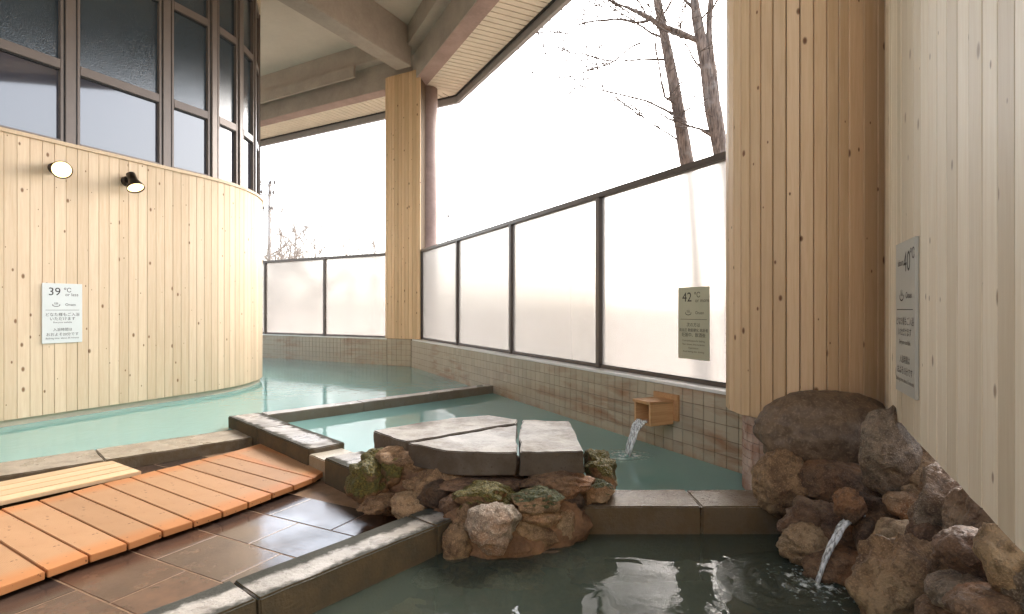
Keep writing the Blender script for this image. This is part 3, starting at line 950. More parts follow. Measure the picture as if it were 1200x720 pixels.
# boarded round column and side wall on the right
RC = Vector((1.63, 3.22)); RR = 0.345
fn = Vector((0.335, -0.94)).normalized(); fd = Vector((0.94, 0.335)).normalized()
def rc_bottom(q):
    x = CX + F * q.x / q.y
    T = [(800, 455), (840, 462), (849, 472), (858, 480), (870, 485.5), (890, 489.5), (911, 491.5), (935, 482), (960, 469), (985, 463.5), (1005, 465), (1025, 472), (1045, 483)]
    for (xa, ya), (xb, yb) in zip(T[:-1], T[1:]):
        if xa <= x <= xb:
            y = ya + (yb - ya) * (x - xa) / (xb - xa)
            break
    else:
        y = T[0][1] if x < T[0][0] else T[-1][1]
    return max(0.44, min(0.62, EYE - (y - CY) / F * q.y))
a_end = ang(fn)
arcp = []
for i in range(61):
    a = a_end - R(185) + R(185) * i / 60.0
    arcp.append(RC + Vector((math.cos(a), math.sin(a))) * RR)
flat_s = arcp[-1]
tf = along(1041, flat_s, fd)
Q0 = flat_s + fd * tf
RP = Path(arcp); RF = Path([flat_s, Q0])
rcol = thing('boarded_column', 'round cornered column of knotty orange pine boards above the boulder', 'column', (RC.x, RC.y, 0.45))
boards(rcol, RP, 0, RP.len, 0.062, rc_bottom, ZB - 0.02, M['pine_warm'])
boards(rcol, RF, 0, RF.len, 0.09, rc_bottom, ZB - 0.02, M['pine_warm'])
core = [RC + (q - RC) * 0.97 for q in arcp[::4]] + [Q0 - fn * 0.02, Q0 - fn * 0.4, RC - fn * 0.3]
obj('core', prism_me([(q.x, q.y) for q in core], 0.64, ZB - 0.03), M['board_backing'], rcol)
# tiled foot of the column
ft = thing('column_foot', 'pinkish mosaic tiled foot under the boarded column', 'column', (RC.x, RC.y, -0.6))
bm = bmesh.new()
tube(bm, [Vector((0, 0, -0.6)), Vector((0, 0, 0.66))], [0.266, 0.266], 40)
obj('foot_core', bm_mesh(bm, True), M['grout'], ft, (RC.x, RC.y, 0))
bm = bmesh.new()
for k_ in range(36):
    a = 2 * math.pi * k_ / 36
    for j in range(13):
        Mx = Matrix.Translation((0.267 * math.cos(a), 0.267 * math.sin(a), -0.02 + 0.048 * j)) @ Matrix.Rotation(a, 4, 'Z')
        bm_box(bm, -0.003, 0.004, -0.0215, 0.0215, -0.0225, 0.0225, Mx)
tag(obj('mosaic', bm_mesh(bm), M['tile_pink'], ft, (RC.x, RC.y, 0)), kind='stuff')

Q1 = Vector((1.553, 2.19)); cq = Vector((1.76, 2.585)); qd = Vector((-0.407, -0.913)).normalized()
wp = []
for i in range(25):
    f = i / 24.0
    wp.append(Q0 * (1 - f) ** 2 + cq * 2 * f * (1 - f) + Q1 * f * f)
wp.append(Q1 + qd * 1.75)
WP = Path(wp)
t1 = Path(wp[:25]).len
def wr_bottom(q):
    T = [(3.2, 0.51), (3.0, 0.51), (2.6, 0.575), (2.19, 0.60), (1.63, 0.565), (1.21, 0.54), (0.5, 0.50)]
    for (ya, za), (yb, zb) in zip(T[:-1], T[1:]):
        if yb <= q.y <= ya:
            z = za + (zb - za) * (ya - q.y) / (ya - yb)
            return z + 0.012 * noise.noise(Vector((q.x * 9, q.y * 9, 3)))
    return 0.5
rw = thing('boarded_wall', 'pale knotty pine board wall above the rocks carrying the 40 degree sign', 'wall', (1.6, 2.2, 0.5))
boards(rw, WP, 0.0, WP.len, 0.095, wr_bottom, CEIL - 0.01, M['pine_daylit'])
obj('core', strip_solid(WP, 0.02, WP.len, 60, -0.14, -0.004, 0.66, CEIL - 0.02), M['board_backing'], rw)

# unseen rear wall, added and cut low to set the light from behind
bw = thing('added_rear_wall', 'beige wall added out of view behind the deck to shape the light', 'wall', (0, -4, -0.6))
obj('wall_panel', box_me(-11, 4.4, -3.6, -3.4, -0.8, 3.7), M['plaster'], bw)

# ------------------------------------------------------------------ wall lamps
def lamp(px_x, px_y, label, aim):
    """aim: along the wall, out of the wall, up"""
    t = CW.find_px(px_x)
    q = CW.at(t); d = (CW.at(t + 0.02) - CW.at(t - 0.02)).normalized()
    nr = Vector((d.y, -d.x))
    z = EYE - (px_y - CY) / F * q.y
    base = Vector((q.x, q.y, z)) + Vector((nr.x, nr.y, 0)) * 0.0185
    root = thing('wall_lamp', label, 'lamp', base)
    n3 = Vector((nr.x, nr.y, 0)); d3 = Vector((d.x, d.y, 0))
    bm = bmesh.new()
    tube(bm, [Vector((0, 0, 0)), n3 * 0.03, n3 * 0.042], [0.052, 0.052, 0.042], 24)
    tube(bm, [n3 * 0.042, n3 * 0.10], [0.017, 0.017], 12)
    obj('mount', bm_mesh(bm, False), M['lampmetal'], root, base)
    ax = (d3 * aim[0] + n3 * aim[1] + Vector((0, 0, 1)) * aim[2]).normalized()
    c = n3 * 0.12
    prof = [(-0.085, 0.030), (-0.08, 0.042), (-0.01, 0.044), (0.02, 0.050), (0.085, 0.080), (0.105, 0.083), (0.105, 0.076), (0.092, 0.074)]
    bm = bmesh.new()
    lathe(bm, c, ax, prof)
    hd_ = obj('lamp_head', bm_mesh(bm, True), M['lampmetal'], root, base)
    bm = bmesh.new()
    lathe(bm, c, ax, [(0.086, 0.0735), (0.092, 0.0735), (0.098, 0.05), (0.1, 0.001)])
    obj('bulb_face', bm_mesh(bm, True), M['lamp'], hd_, base)
lamp(62, 198, 'round wall lamp turned outwards so its glowing face hides the body', (-0.35, 0.85, -0.42))
lamp(146, 213, 'dark cylindrical wall lamp tilted steeply down with lit face', (-0.02, 0.55, -0.9))

# ------------------------------------------------------------------ signs
def text_mesh(body, size, x, y, align='CENTER'):
    cu = bpy.data.curves.new('t', 'FONT')
    cu.body = body; cu.size = size; cu.align_x = align; cu.resolution_u = 3
    ob = bpy.data.objects.new('t', cu)
    COL.objects.link(ob)
    dg = bpy.context.evaluated_depsgraph_get()
    me = bpy.data.meshes.new_from_object(ob.evaluated_get(dg))
    bpy.data.objects.remove(ob)
    for v in me.vertices:
        v.co.x += x; v.co.y += y
    return me

def sign(label, base, d, wd, ht, panel_mat, rows, th=0.008):
    """base: bottom middle on the surface, d: left to right direction in plan"""
    root = thing('sign', label, 'sign', base)
    a = ang(d)
    pn_ = obj('panel', box_me(-wd / 2, wd / 2, -th, 0, 0, ht, 0.0015), panel_mat, root, base, a)
    def put(me, nm):
        for v in me.vertices:
            v.co = Vector((v.co.x, -th - 0.0008, v.co.y))
        obj(nm, me, M['black_ink'], pn_, base, a)
    for kind, body, size, x, y, al in rows:
        if kind == 'text':
            put(text_mesh(body, size, x, y, al), 'lettering')
        elif kind == 'line':
            put(mesh([(-size / 2 + x, y, 0), (size / 2 + x, y, 0), (size / 2 + x, y + body, 0), (-size / 2 + x, y + body, 0)], [(0, 1, 2, 3)]), 'rule')
        elif kind == 'onsen':
            vs, fs = [], []
            def stroke(pts, w_):
                b0 = len(vs)
                for i, q in enumerate(pts):
                    dd = (Vector(pts[min(i + 1, len(pts) - 1)]) - Vector(pts[max(i - 1, 0)])).normalized()
                    nn = Vector((-dd.y, dd.x)) * w_ / 2
                    vs.append((q[0] + nn.x, q[1] + nn.y, 0)); vs.append((q[0] - nn.x, q[1] - nn.y, 0))
                for i in range(len(pts) - 1):
                    fs.append((b0 + 2 * i, b0 + 2 * i + 1, b0 + 2 * i + 3, b0 + 2 * i + 2))
            s = size
            stroke([(x + s * math.cos(t) , y + s * 0.48 * math.sin(t) + s * 0.45) for t in [math.pi * (0.86 + 1.28 * i / 16) for i in range(17)]], s * 0.17)
            for k_ in (-1, 0, 1):
                stroke([(x + k_ * s * 0.38 + s * 0.09 * math.sin(i * 0.8), y + s * 0.55 + s * 0.085 * i * (1.15 if k_ == 0 else 1)) for i in range(9)], s * 0.11)
            put(mesh(vs, fs), 'hot_spring_mark')
    return root

def std_rows(wd, ht, num, word, jp, pre=False, lw=0.003):
    u = ht / 0.57
    r = []
    if pre:
        r += [('text', word, 0.036 * u, -wd * 0.36, ht * 0.845, 'LEFT'), ('text', num, 0.105 * u, -wd * 0.06, ht * 0.80, 'LEFT'), ('text', '℃', 0.055 * u, wd * 0.28, ht * 0.87, 'LEFT')]
    else:
        r += [('text', num, 0.105 * u, -wd * 0.36, ht * 0.80, 'LEFT'), ('text', '℃', 0.058 * u, wd * 0.02, ht * 0.855, 'LEFT'), ('text', word, 0.042 * u, wd * 0.06, ht * 0.79, 'LEFT')]
    r += [('onsen', None, 0.03 * u, -wd * 0.16, ht * 0.615, None), ('text', 'Onsen', 0.034 * u, wd * 0.06, ht * 0.625, 'LEFT'),
          ('line', lw, wd * 0.84, 0, ht * 0.55, None)]
    for body, size, yy in jp:
        r.append(('text', body, size * u, 0, ht * yy, 'CENTER'))
    return r

def wall_sign(path, x0, x1, ytop, ybot, off=0.0195):
    ta, tb = path.find_px(x0), path.find_px(x1)
    a, b = path.at(ta), path.at(tb)
    d = (b - a); wd = d.length; d.normalize()
    c = (a + b) / 2 + Vector((d.y, -d.x)) * off
    zt = EYE - (ytop - CY) / F * c.y; zb = EYE - (ybot - CY) / F * c.y
    return Vector((c.x, c.y, zb)), d, wd, zt - zb
b_, d_, w_, h_ = wall_sign(CW, 47.5, 94.5, 332.5, 402)
sign('white 39 degree bath sign on the curved pine wall', b_, d_, w_, h_, M['sign_white'],
     std_rows(w_, h_, '39', 'or less', [('どなた様もご入浴', 0.036, 0.455), ('いただけます', 0.036, 0.385), ('Everyone available', 0.021, 0.335),
                                       ('入浴時間は', 0.032, 0.205), ('おおよそ20分です', 0.034, 0.125), ('Bathing time: about 20 minutes', 0.022, 0.07)]))
fp = pr - NR * 0.0045
ta, tb = along(795, fp, DR), along(832, fp, DR)
c = fp + DR * (ta + tb) / 2
sign('olive 42 degree bath sign stuck on the frosted glass fence', (c.x, c.y, EYE - (421.5 - CY) / F * c.y), DR, tb - ta, 85 / F * c.y, M['sign_olive'],
     std_rows(tb - ta, 85 / F * c.y, '42', 'or more', [('次の方は', 0.036, 0.455), ('高血圧 動脈硬化 高齢者', 0.029, 0.385), ('妊娠中、飲酒後', 0.036, 0.315),
                                       ('Contraindications for bathing', 0.02, 0.245), ('Heart disease, Arteriosclerosis', 0.019, 0.195), ('Hypertension', 0.02, 0.145), ('Avoid bathing after drinking', 0.02, 0.095)]), th=0.003)
b_, d_, w_, h_ = wall_sign(WP, 1061, 1085, 282.5, 462.5)
sign('grey 40 degree bath sign on the pale board wall above the rocks', b_, d_, w_, h_, M['sign_grey'],
     std_rows(w_, h_, '40', 'about', [('どなた様もご入浴', 0.034, 0.455), ('いただけます', 0.034, 0.385), ('Everyone available', 0.024, 0.325),
                                     ('入浴時間は', 0.032, 0.205), ('およそ15分です', 0.034, 0.13), ('Bathing time: about 15 minutes', 0.022, 0.075)], pre=True), th=0.012)

# ------------------------------------------------------------------ duckboards
zp = -0.012
back = [(-70, 617), (-42, 608), (0, 596.5), (45, 586.4), (83.8, 576.6), (120, 566.9), (152.4, 559.3), (182.3, 551.4), (209.4, 545.2), (234.7, 538.7), (260, 533), (307, 519.6)]
frnt = [(-30, 711), (15, 691), (54.2, 669.4), (104.7, 651.4), (149.8, 637), (190.6, 622.5), (226.7, 611), (260.7, 599.7), (291, 588.9), (318.8, 578.4), (344, 569.4), (367.2, 560.4), (382.7, 550.3)]
back = [(-150, 637.5), (-92, 621.5)] + back[1:]
frnt = [(-68, 713.5), (-3, 690)] + frnt[2:]
db = thing('duckboard', 'orange duckboard walkway of ribbed planks on the wet tiles', 'duckboard', (-1.8, 3.2, -0.065))
B = [on_z(x, y, zp) for x, y in back]; Fv = [on_z(x, y, zp) for x, y in frnt]
# straighten the corners: fit lines through both rows
def fit(P):
    n = len(P); mx = sum(q.x for q in P) / n; my = sum(q.y for q in P) / n
    sxx = sum((q.y - my) ** 2 for q in P); sxy = sum((q.y - my) * (q.x - mx) for q in P)
    return mx, my, sxy / sxx
for k_, (bq, fq) in enumerate(zip(zip(B[:-1], B[1:]), zip(Fv[:-1], Fv[1:]))):
    (b0, b1), (f0, f1) = bq, fq
    c = (b0 + b1 + f0 + f1) / 4
    d = ((f0 + f1) - (b0 + b1)); d.z = 0; d.normalize()
    a = ang(d)
    Rm = Matrix.Rotation(-a, 3, 'Z')
    g_ = 0.004
    q = [Rm @ (v - c) for v in (b0, f0, f1, b1)]
    q = [Vector((v.x, v.y)) for v in q]
    ctr = Vector((0, 0))
    q[0].y += g_; q[1].y += g_; q[2].y -= g_; q[3].y -= g_
    obj('plank', prism_me(q, 0, 0.032, 0.0025), M['plank'], db, (c.x, c.y, zp - 0.032 + random.uniform(-0.001, 0.001)), a)
# battens that carry the planks
for f in (0.16, 0.84):
    p0 = B[0].lerp(Fv[0], f); p1 = B[-1].lerp(Fv[-1], f)
    dd = Vector((p1.x - p0.x, p1.y - p0.y)); L = dd.length; dd.normalize()
    run_box('batten', Vector((p0.x, p0.y)), dd, 0.05, L - 0.05, -0.025, 0.025, -0.0645, zp - 0.0335, M['cedar'], db)
# pale boards beside it
e0 = on_z(130, 540, 0.0); e1 = on_z(170, 554.6, 0.0)
dirb = (B[1] - B[-2]); dirb.z = 0; dirb.normalize()
ld = Vector((-0.56, -0.828)).normalized()
pd = thing('duckboard', 'pale new pine duckboard lying beside the orange planks', 'duckboard', (-2.8, 3.6, -0.065))
wv = Vector((ld.y, -ld.x)) * -1
if wv.x < 0: wv = -wv
s0 = Vector((e0.x, e0.y))
wtot = 0.47
for i in range(4):
    a_ = wtot / 4 * i + 0.003; b_ = wtot / 4 * (i + 1) - 0.003
    n_ = Vector((-ld.y, ld.x))
    sg = 1 if n_.dot(wv) > 0 else -1
    o0, o1 = sorted((sg * a_, sg * b_))
    run_box('plank', s0, ld, 0.0, 1.5, o0, o1, -0.02, 0.004, M['pine_new'], pd, 0.003)
for t_ in (0.15, 0.75, 1.35):
    o0, o1 = sorted((sg * 0.01, sg * (wtot - 0.01)))
    run_box('batten', s0, ld, t_ - 0.03, t_ + 0.03, o0, o1, -0.0645, -0.0205, M['pine_new'], pd)

# ------------------------------------------------------------------ rocks
def rock_me(rx, ry, rz, seed, sub=4, rough=0.16, planes=9, cut=0.78, flat_top=None):
    rs = random.Random(seed)
    bm = bmesh.new()
    bmesh.ops.create_icosphere(bm, subdivisions=sub, radius=1.0)
    pl_ = []
    for i in range(planes):
        v = Vector((rs.gauss(0, 1), rs.gauss(0, 1), rs.gauss(0, 1))).normalized()
        pl_.append((v, rs.uniform(cut - 0.1, cut + 0.14)))
    o3 = Vector((rs.uniform(-50, 50), rs.uniform(-50, 50), rs.uniform(-50, 50)))
    for v in bm.verts:
        c = v.co.copy()
        for nn, dd in pl_:
            e = c.dot(nn) - dd
            if e > 0: c -= nn * e * 0.96
        u = c.normalized()
        f = noise.fractal(u * 1.3 + o3, 1.0, 2.0, 3) * rough * 1.2 + noise.fractal(c * 3.6 + o3, 0.75, 2.1, 5) * rough * 0.55 - abs(noise.noise(c * 2.3 + o3)) * rough * 0.5
        c = c * (1.16 + f)
        v.co = Vector((c.x * rx, c.y * ry, c.z * rz))
    return bm_mesh(bm, True)

def stone_px(parent, x, y, hw, hh, Y, mat, seed, dep=1.0, rot=0.0, **kw):
    c = at_y(x, y, Y)
    rx, rz = hw * Y / F, hh * Y / F
    ry = dep * (rx + rz) / 2
    me = rock_me(rx, ry, rz, seed, **kw)
    if max(rx, rz) > 0.09 and 'sub' not in kw:
        me = rock_me(rx, ry, rz, seed, sub=5, **kw)
    if rot:
        Rm = Matrix.Rotation(rot, 4, 'Y')
        me.transform(Rm)
    return obj('stone', me, M[mat], parent, c)

# pedestal of slabs on stones
ped = thing('rock_pedestal', 'pedestal of cracked stone slabs on mossy rocks between the pools', 'pedestal', (-0.1, 3.0, -0.6))
ZT = 0.356
def slab(pix, zt, th, seed):
    P = [on_z(x, y, zt) for x, y in pix]
    c = sum(P, Vector()) / len(P)
    pts = [(q.x - c.x, q.y - c.y) for q in P]
    area = sum(pts[i - 1][0] * pts[i][1] - pts[i][0] * pts[i - 1][1] for i in range(len(pts)))
    if area < 0: pts = pts[::-1]
    bm = bmesh.new()
    me = prism_me(pts, 0, th, 0.005)
    bm.from_mesh(me)
    bmesh.ops.triangulate(bm, faces=[f for f in bm.faces if len(f.verts) > 4])
    bmesh.ops.subdivide_edges(bm, edges=[e for e in bm.edges if e.calc_length() > 0.07], cuts=3, use_grid_fill=True)
    bmesh.ops.subdivide_edges(bm, edges=[e for e in bm.edges if e.calc_length() > 0.06], cuts=1, use_grid_fill=True)
    for v in bm.verts:
        d = noise.noise_vector((v.co + c) * 7.0) * 0.012 + noise.noise_vector((v.co + c) * 21.0) * 0.006
        v.co += Vector((d.x, d.y, d.z * 0.55))
    me = bm_mesh(bm, True)
    me.set_sharp_from_angle(angle=R(32))
    return obj('slab', me, M['slab'], ped, (c.x, c.y, zt - th))
slab([(438, 505.5), (475.5, 517), (513, 512), (604, 496), (606.5, 491.2), (573, 487), (535, 489), (480, 497.5)], ZT, 0.105, 1)
slab([(477.5, 519), (523, 528.5), (560, 530.2), (606, 530), (604.5, 498), (513, 514.2)], ZT - 0.004, 0.115, 2)
slab([(610.5, 530), (650, 529.5), (685, 528.6), (667, 494), (612, 491.5), (609, 505)], ZT + 0.002, 0.118, 3)
me = rock_me(0.46, 0.33, 0.25, 77, planes=6, cut=0.8, rough=0.10)
obj('mortar_core', me, M['mortar'], ped, (-0.16, 3.10, -0.06))
me = rock_me(0.32, 0.24, 0.25, 78, planes=6, cut=0.8, rough=0.10)
obj('mortar_core', me, M['mortar_dark'], ped, (0.14, 2.98, -0.06))
PED = [
    # x, y, half width, half height, depth Y, material, seed, depth factor
    (432, 566, 24, 28, 2.94, 'rock_moss', 1, 1.0),
    (442, 545, 18, 17, 3.0, 'rock_moss', 2, 1.0),
    (461, 552, 14, 17, 2.92, 'rock_moss', 3, 1.0),
    (444, 590, 25, 11, 2.86, 'rock_orange', 4, 1.0),
    (481, 595, 21, 17, 2.74, 'rock_tan', 5, 0.9),
    (480, 540, 42, 16, 2.98, 'rock_orange', 6, 0.7),
    (515, 566, 36, 17, 2.82, 'rock_orange', 7, 0.7),
    (512, 580, 20, 14, 2.72, 'rock_dark', 8, 0.8),
    (528, 592, 12, 10, 2.62, 'rock_red', 9, 0.9),
    (566, 582, 33, 17, 2.60, 'rock_moss', 10, 0.9),
    (560, 569, 50, 10, 2.74, 'rock_red', 11, 0.8),
    (629, 586, 26, 14, 2.56, 'rock_mosstop', 12, 1.0),
    (632, 602, 24, 13, 2.58, 'rock_tan', 13, 1.0),
    (660, 612, 18, 18, 2.64, 'rock_tan', 14, 0.8),
    (652, 567, 36, 14, 2.72, 'rock_brown', 15, 0.8),
    (661, 588, 22, 16, 2.72, 'rock_dark', 16, 0.8),
    (578, 616, 27, 26, 2.46, 'rock_pale', 17, 0.9),
    (699, 540, 14, 14, 3.00, 'rock_moss', 18, 1.0),
    (705, 557, 19, 19, 2.93, 'rock_moss', 19, 1.0),
    (697, 576, 21, 14, 2.80, 'rock_mosstop', 20, 0.9),
    (551, 622, 24, 30, 2.56, 'rock_orange', 21, 0.6),
    (535, 640, 16, 22, 2.50, 'rock_orange', 22, 0.7),
    (610, 628, 34, 22, 2.58, 'rock_orange', 23, 0.6),
    (600, 690, 40, 24, 2.44, 'rock_tan', 24, 0.8),
    (508, 690, 22, 16, 2.36, 'rock_pale', 25, 0.8),
    (556, 688, 28, 22, 2.40, 'rock_brown', 26, 0.8),
    (648, 664, 40, 18, 2.56, 'rock_brown', 27, 0.8),
]
for x, y, hw, hh, Y, m_, sd_, dp in PED:
    stone_px(ped, x, y, hw, hh, Y, m_, 100 + sd_, dp, planes=9, cut=0.78, rough=0.19)

for x, y, hw, hh, Y, sd_ in ((486, 560, 44, 24, 2.98, 1), (560, 600, 46, 22, 2.68, 2), (575, 640, 58, 30, 2.58, 3), (640, 620, 44, 30, 2.68, 4)):
    c_ = at_y(x, y, Y)
    obj('mortar_core', rock_me(hw * Y / F, 0.10, hh * Y / F, 500 + sd_, planes=5, cut=0.8, rough=0.2), M['mortar'], ped, c_)

# rockery under the boarded walls
rk = thing('rockery', 'heap of brown rocks under the boarded walls around the lower spout', 'rockery', (1.5, 2.4, -0.6))
RK = [
    (968, 507, 66, 42, 2.84, 'rock_boulder', 1, 0.75, dict(planes=4, cut=0.92, rough=0.09)),
    (919, 567, 31, 32, 2.72, 'rock_orange', 2, 0.8, {}),
    (974, 566, 42, 25, 2.68, 'rock_brown', 3, 0.9, dict(planes=5, cut=0.88, rough=0.1)),
    (1045, 532, 35, 54, 2.34, 'rock_grey', 44, 0.7, dict(planes=12, cut=0.70, rough=0.12)),
    (995, 592, 14, 17, 2.30, 'rock_brown', 5, 1.0, dict(planes=4, cut=0.9, rough=0.2)),
    (1020, 600, 22, 20, 2.42, 'rock_dark', 28, 1.0, {}),
    (955, 612, 34, 22, 2.48, 'rock_red', 6, 0.9, dict(planes=10, rough=0.24)),
    (944, 637, 26, 20, 2.42, 'rock_tan', 7, 0.9, {}),
    (985, 640, 30, 24, 2.40, 'rock_brown', 20, 0.8, {}),
    (1066, 594, 25, 14, 2.25, 'rock_tan', 8, 1.0, {}),
    (1090, 565, 28, 36, 2.30, 'rock_orange', 18, 0.6, {}),
    (1108, 594, 33, 52, 1.98, 'rock_grey', 9, 0.6, dict(planes=11, cut=0.72, rough=0.26)),
    (1146, 608, 30, 42, 1.80, 'rock_red', 10, 0.6, dict(planes=9)),
    (1057, 631, 25, 20, 2.14, 'rock_tan', 11, 0.9, {}),
    (1015, 632, 12, 22, 2.32, 'rock_red', 17, 0.8, {}),
    (1032, 618, 22, 22, 2.36, 'rock_brown', 27, 0.8, {}),
    (1066, 686, 54, 58, 1.92, 'rock_orange', 12, 0.7, dict(planes=12, cut=0.74, rough=0.2)),
    (1140, 648, 36, 26, 1.62, 'rock_red', 13, 0.9, {}),
    (1182, 652, 26, 34, 1.46, 'rock_orange', 14, 0.8, {}),
    (1136, 694, 38, 22, 1.60, 'rock_grey', 15, 0.9, dict(planes=7)),
    (1170, 712, 44, 22, 1.46, 'rock_brown', 16, 0.9, {}),
    (1100, 640, 30, 34, 1.95, 'rock_red', 19, 0.6, {}),
    (990, 668, 40, 20, 2.30, 'rock_brown', 21, 0.9, {}),
    (1215, 690, 34, 40, 1.42, 'rock_grey', 22, 0.9, {}),
    (1120, 740, 50, 30, 1.66, 'rock_brown', 23, 0.9, {}),
    (1030, 562, 26, 22, 2.62, 'rock_red', 24, 0.8, {}),
    (1010, 556, 26, 22, 2.78, 'rock_red', 25, 0.6, {}),
    (950, 590, 32, 22, 2.72, 'rock_brown', 26, 0.7, {}),
]
for x, y, hw, hh, Y, m_, sd_, dp, kw in RK:
    kk = dict(planes=9, cut=0.8, rough=0.17); kk.update(kw)
    stone_px(rk, x, y, hw * 1.04, hh * 1.04, Y, m_, 300 + sd_, dp, **kk)
# rubble bed behind the stones
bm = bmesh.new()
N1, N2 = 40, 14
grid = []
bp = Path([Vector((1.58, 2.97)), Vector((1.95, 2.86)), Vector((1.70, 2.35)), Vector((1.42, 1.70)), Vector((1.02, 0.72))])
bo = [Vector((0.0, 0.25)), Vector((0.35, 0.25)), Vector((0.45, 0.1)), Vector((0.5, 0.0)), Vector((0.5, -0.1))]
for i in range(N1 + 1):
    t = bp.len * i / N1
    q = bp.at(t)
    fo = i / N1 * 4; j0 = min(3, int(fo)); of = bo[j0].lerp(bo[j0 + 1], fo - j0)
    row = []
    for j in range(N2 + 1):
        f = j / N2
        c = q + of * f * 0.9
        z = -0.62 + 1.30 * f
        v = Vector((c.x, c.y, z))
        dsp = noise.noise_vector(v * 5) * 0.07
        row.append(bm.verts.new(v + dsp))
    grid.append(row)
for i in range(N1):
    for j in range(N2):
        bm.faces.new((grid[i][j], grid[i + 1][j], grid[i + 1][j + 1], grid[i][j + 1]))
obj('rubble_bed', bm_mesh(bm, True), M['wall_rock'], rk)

# ------------------------------------------------------------------ spouts and falling water
sx = along(782, C0, DR)
sp = C0 + DR * sx
spout = thing('wooden_spout', 'square wooden spout box on the stained tiled wall', 'spout', (sp.x, sp.y, 0.2))
inw = -NR
def sbox(nm, a0, a1, o0, o1, z0, z1, mat=M['cedar']):
    # a along the wall, o inwards from the wall
    c = sp + DR * (a0 + a1) / 2 + inw * (o0 + o1) / 2
    return obj(nm, box_me(-(o1 - o0) / 2, (o1 - o0) / 2, -(a1 - a0) / 2, (a1 - a0) / 2, 0, z1 - z0, 0.002), mat, spout, (c.x, c.y, z0), ang(inw))
sbox('back_plate', -0.13, 0.13, 0.0, 0.022, 0.235, 0.425)
sbox('lid', -0.095, 0.095, 0.0225, 0.25, 0.365, 0.387)
sbox('side_board', -0.09, -0.072, 0.0225, 0.24, 0.21, 0.3645)
sbox('side_board', 0.072, 0.09, 0.0225, 0.24, 0.21, 0.3645)
sbox('bottom_board', -0.0715, 0.0715, 0.0225, 0.24, 0.21, 0.228)

def stream(label, start, vel, drop, n, spread, rad, wdir, splash):
    root = thing('water_stream', label, 'water stream', (start.x, start.y, start.z - drop))
    rs = random.Random(len(label))
    bm = bmesh.new()
    T = math.sqrt(2 * drop / 9.8) if vel.z == 0 else (vel.z + math.sqrt(vel.z ** 2 + 19.6 * drop)) / 9.8
    for k_ in range(n):
        f = (k_ - (n - 1) / 2) / max(1, n - 1) * 2
        pts, rr = [], []
        for i in range(15):
            t = T * i / 14
            wob = wdir * (f * spread * (1 - 0.35 * i / 14) + 0.004 * math.sin(i * 0.9 + k_ * 2.1))
            v2 = vel * (1 + 0.05 * f)
            pts.append(start + wob + Vector((v2.x * t, v2.y * t, vel.z * t - 4.9 * t * t)))
            rr.append(rad * (1 + 0.25 * math.sin(i * 1.3 + k_ * 1.7)) * (1 - 0.3 * i / 14))
        tube(bm, [q - start for q in pts], rr, 8)
    obj('water_sheet', bm_mesh(bm, True), M['stream'], root, start)
    end = start + Vector((vel.x * T, vel.y * T, -drop))
    bm = bmesh.new()
    NR_, NA_ = 26, 56
    rr_ = 0.30 if splash > 100 else 0.20
    rings = []
    for i in range(1, NR_ + 1):
        r_ = rr_ * i / NR_
        fall = (1 - i / NR_) ** 1.3
        ring = []
        for k_ in range(NA_):
            a = 2 * math.pi * k_ / NA_
            c_ = Vector((r_ * math.cos(a) * 1.25 - 0.03, r_ * math.sin(a), 0))
            h = fall * (0.012 * noise.fractal((c_ + end) * 26.0, 0.8, 2.0, 3) + 0.006 * math.sin(r_ * 95.0)) + 0.0025 * (1 - (i / NR_) ** 2) - 0.0008 * (i == NR_)
            ring.append(bm.verts.new(c_ + Vector((0, 0, max(h, -0.02)))))
        rings.append(ring)
    bm.faces.new(rings[0])
    for a_, b_ in zip(rings[:-1], rings[1:]):
        for k_ in range(NA_):
            bm.faces.new((a_[k_], a_[(k_ + 1) % NA_], b_[(k_ + 1) % NA_], b_[k_]))
    obj('splash', bm_mesh(bm, True), M['splash_green' if splash > 100 else 'splash_milky'], root, end)
    return end
s0 = sp + inw * 0.235
stream('thin fan of water falling from the wooden spout into the milky pool', Vector((s0.x, s0.y, 0.238)), Vector((inw.x, inw.y, 0)) * 0.62, 0.238, 6, 0.05, 0.0085, Vector((DR.x, DR.y, 0)), 70)
s1 = at_y(1008, 604, 2.30)
stream('clear arc of water falling from the porous rock into the sunken bath', s1, Vector((-0.88, -0.25, 0.12)), s1.z + 0.056, 7, 0.020, 0.010, Vector((0.3, -0.8, 0.3)), 150)

# ------------------------------------------------------------------ trees and poles outside
def grow(bm, p, d, L, r, lvl, rs, seg=5, maxl=4, up=0.12, spread=0.9, kids=(3, 5), thin=0.0025):
    n = max(4, int(8 - lvl))
    pts, rr = [p.copy()], [r]
    q = p.copy(); dd = d.normalized()
    for i in range(n):
        dd = (dd + Vector((rs.gauss(0, 0.16), rs.gauss(0, 0.16), rs.gauss(0, 0.10) + up))).normalized()
        q = q + dd * (L / n)
        pts.append(q.copy()); rr.append(max(thin, r * (1 - 0.72 * (i + 1) / n)))
    tube(bm, pts, rr, seg if lvl < 2 else 4, cap=False)
    if lvl >= maxl: return
    for k_ in range(rs.randint(*kids)):
        f = rs.uniform(0.3, 1.0)
        i = min(n - 1, int(f * n)); b = pts[i].lerp(pts[i + 1], f * n - i)
        rd = max(thin, rr[i] * 0.55)
        ax = Vector((rs.gauss(0, 1), rs.gauss(0, 1), rs.gauss(0, 0.6))).normalized()
        nd = (dd + ax * spread).normalized()
        grow(bm, b, nd, L * rs.uniform(0.5, 0.75), rd, lvl + 1, rs, seg, maxl, up, spread, kids, thin)

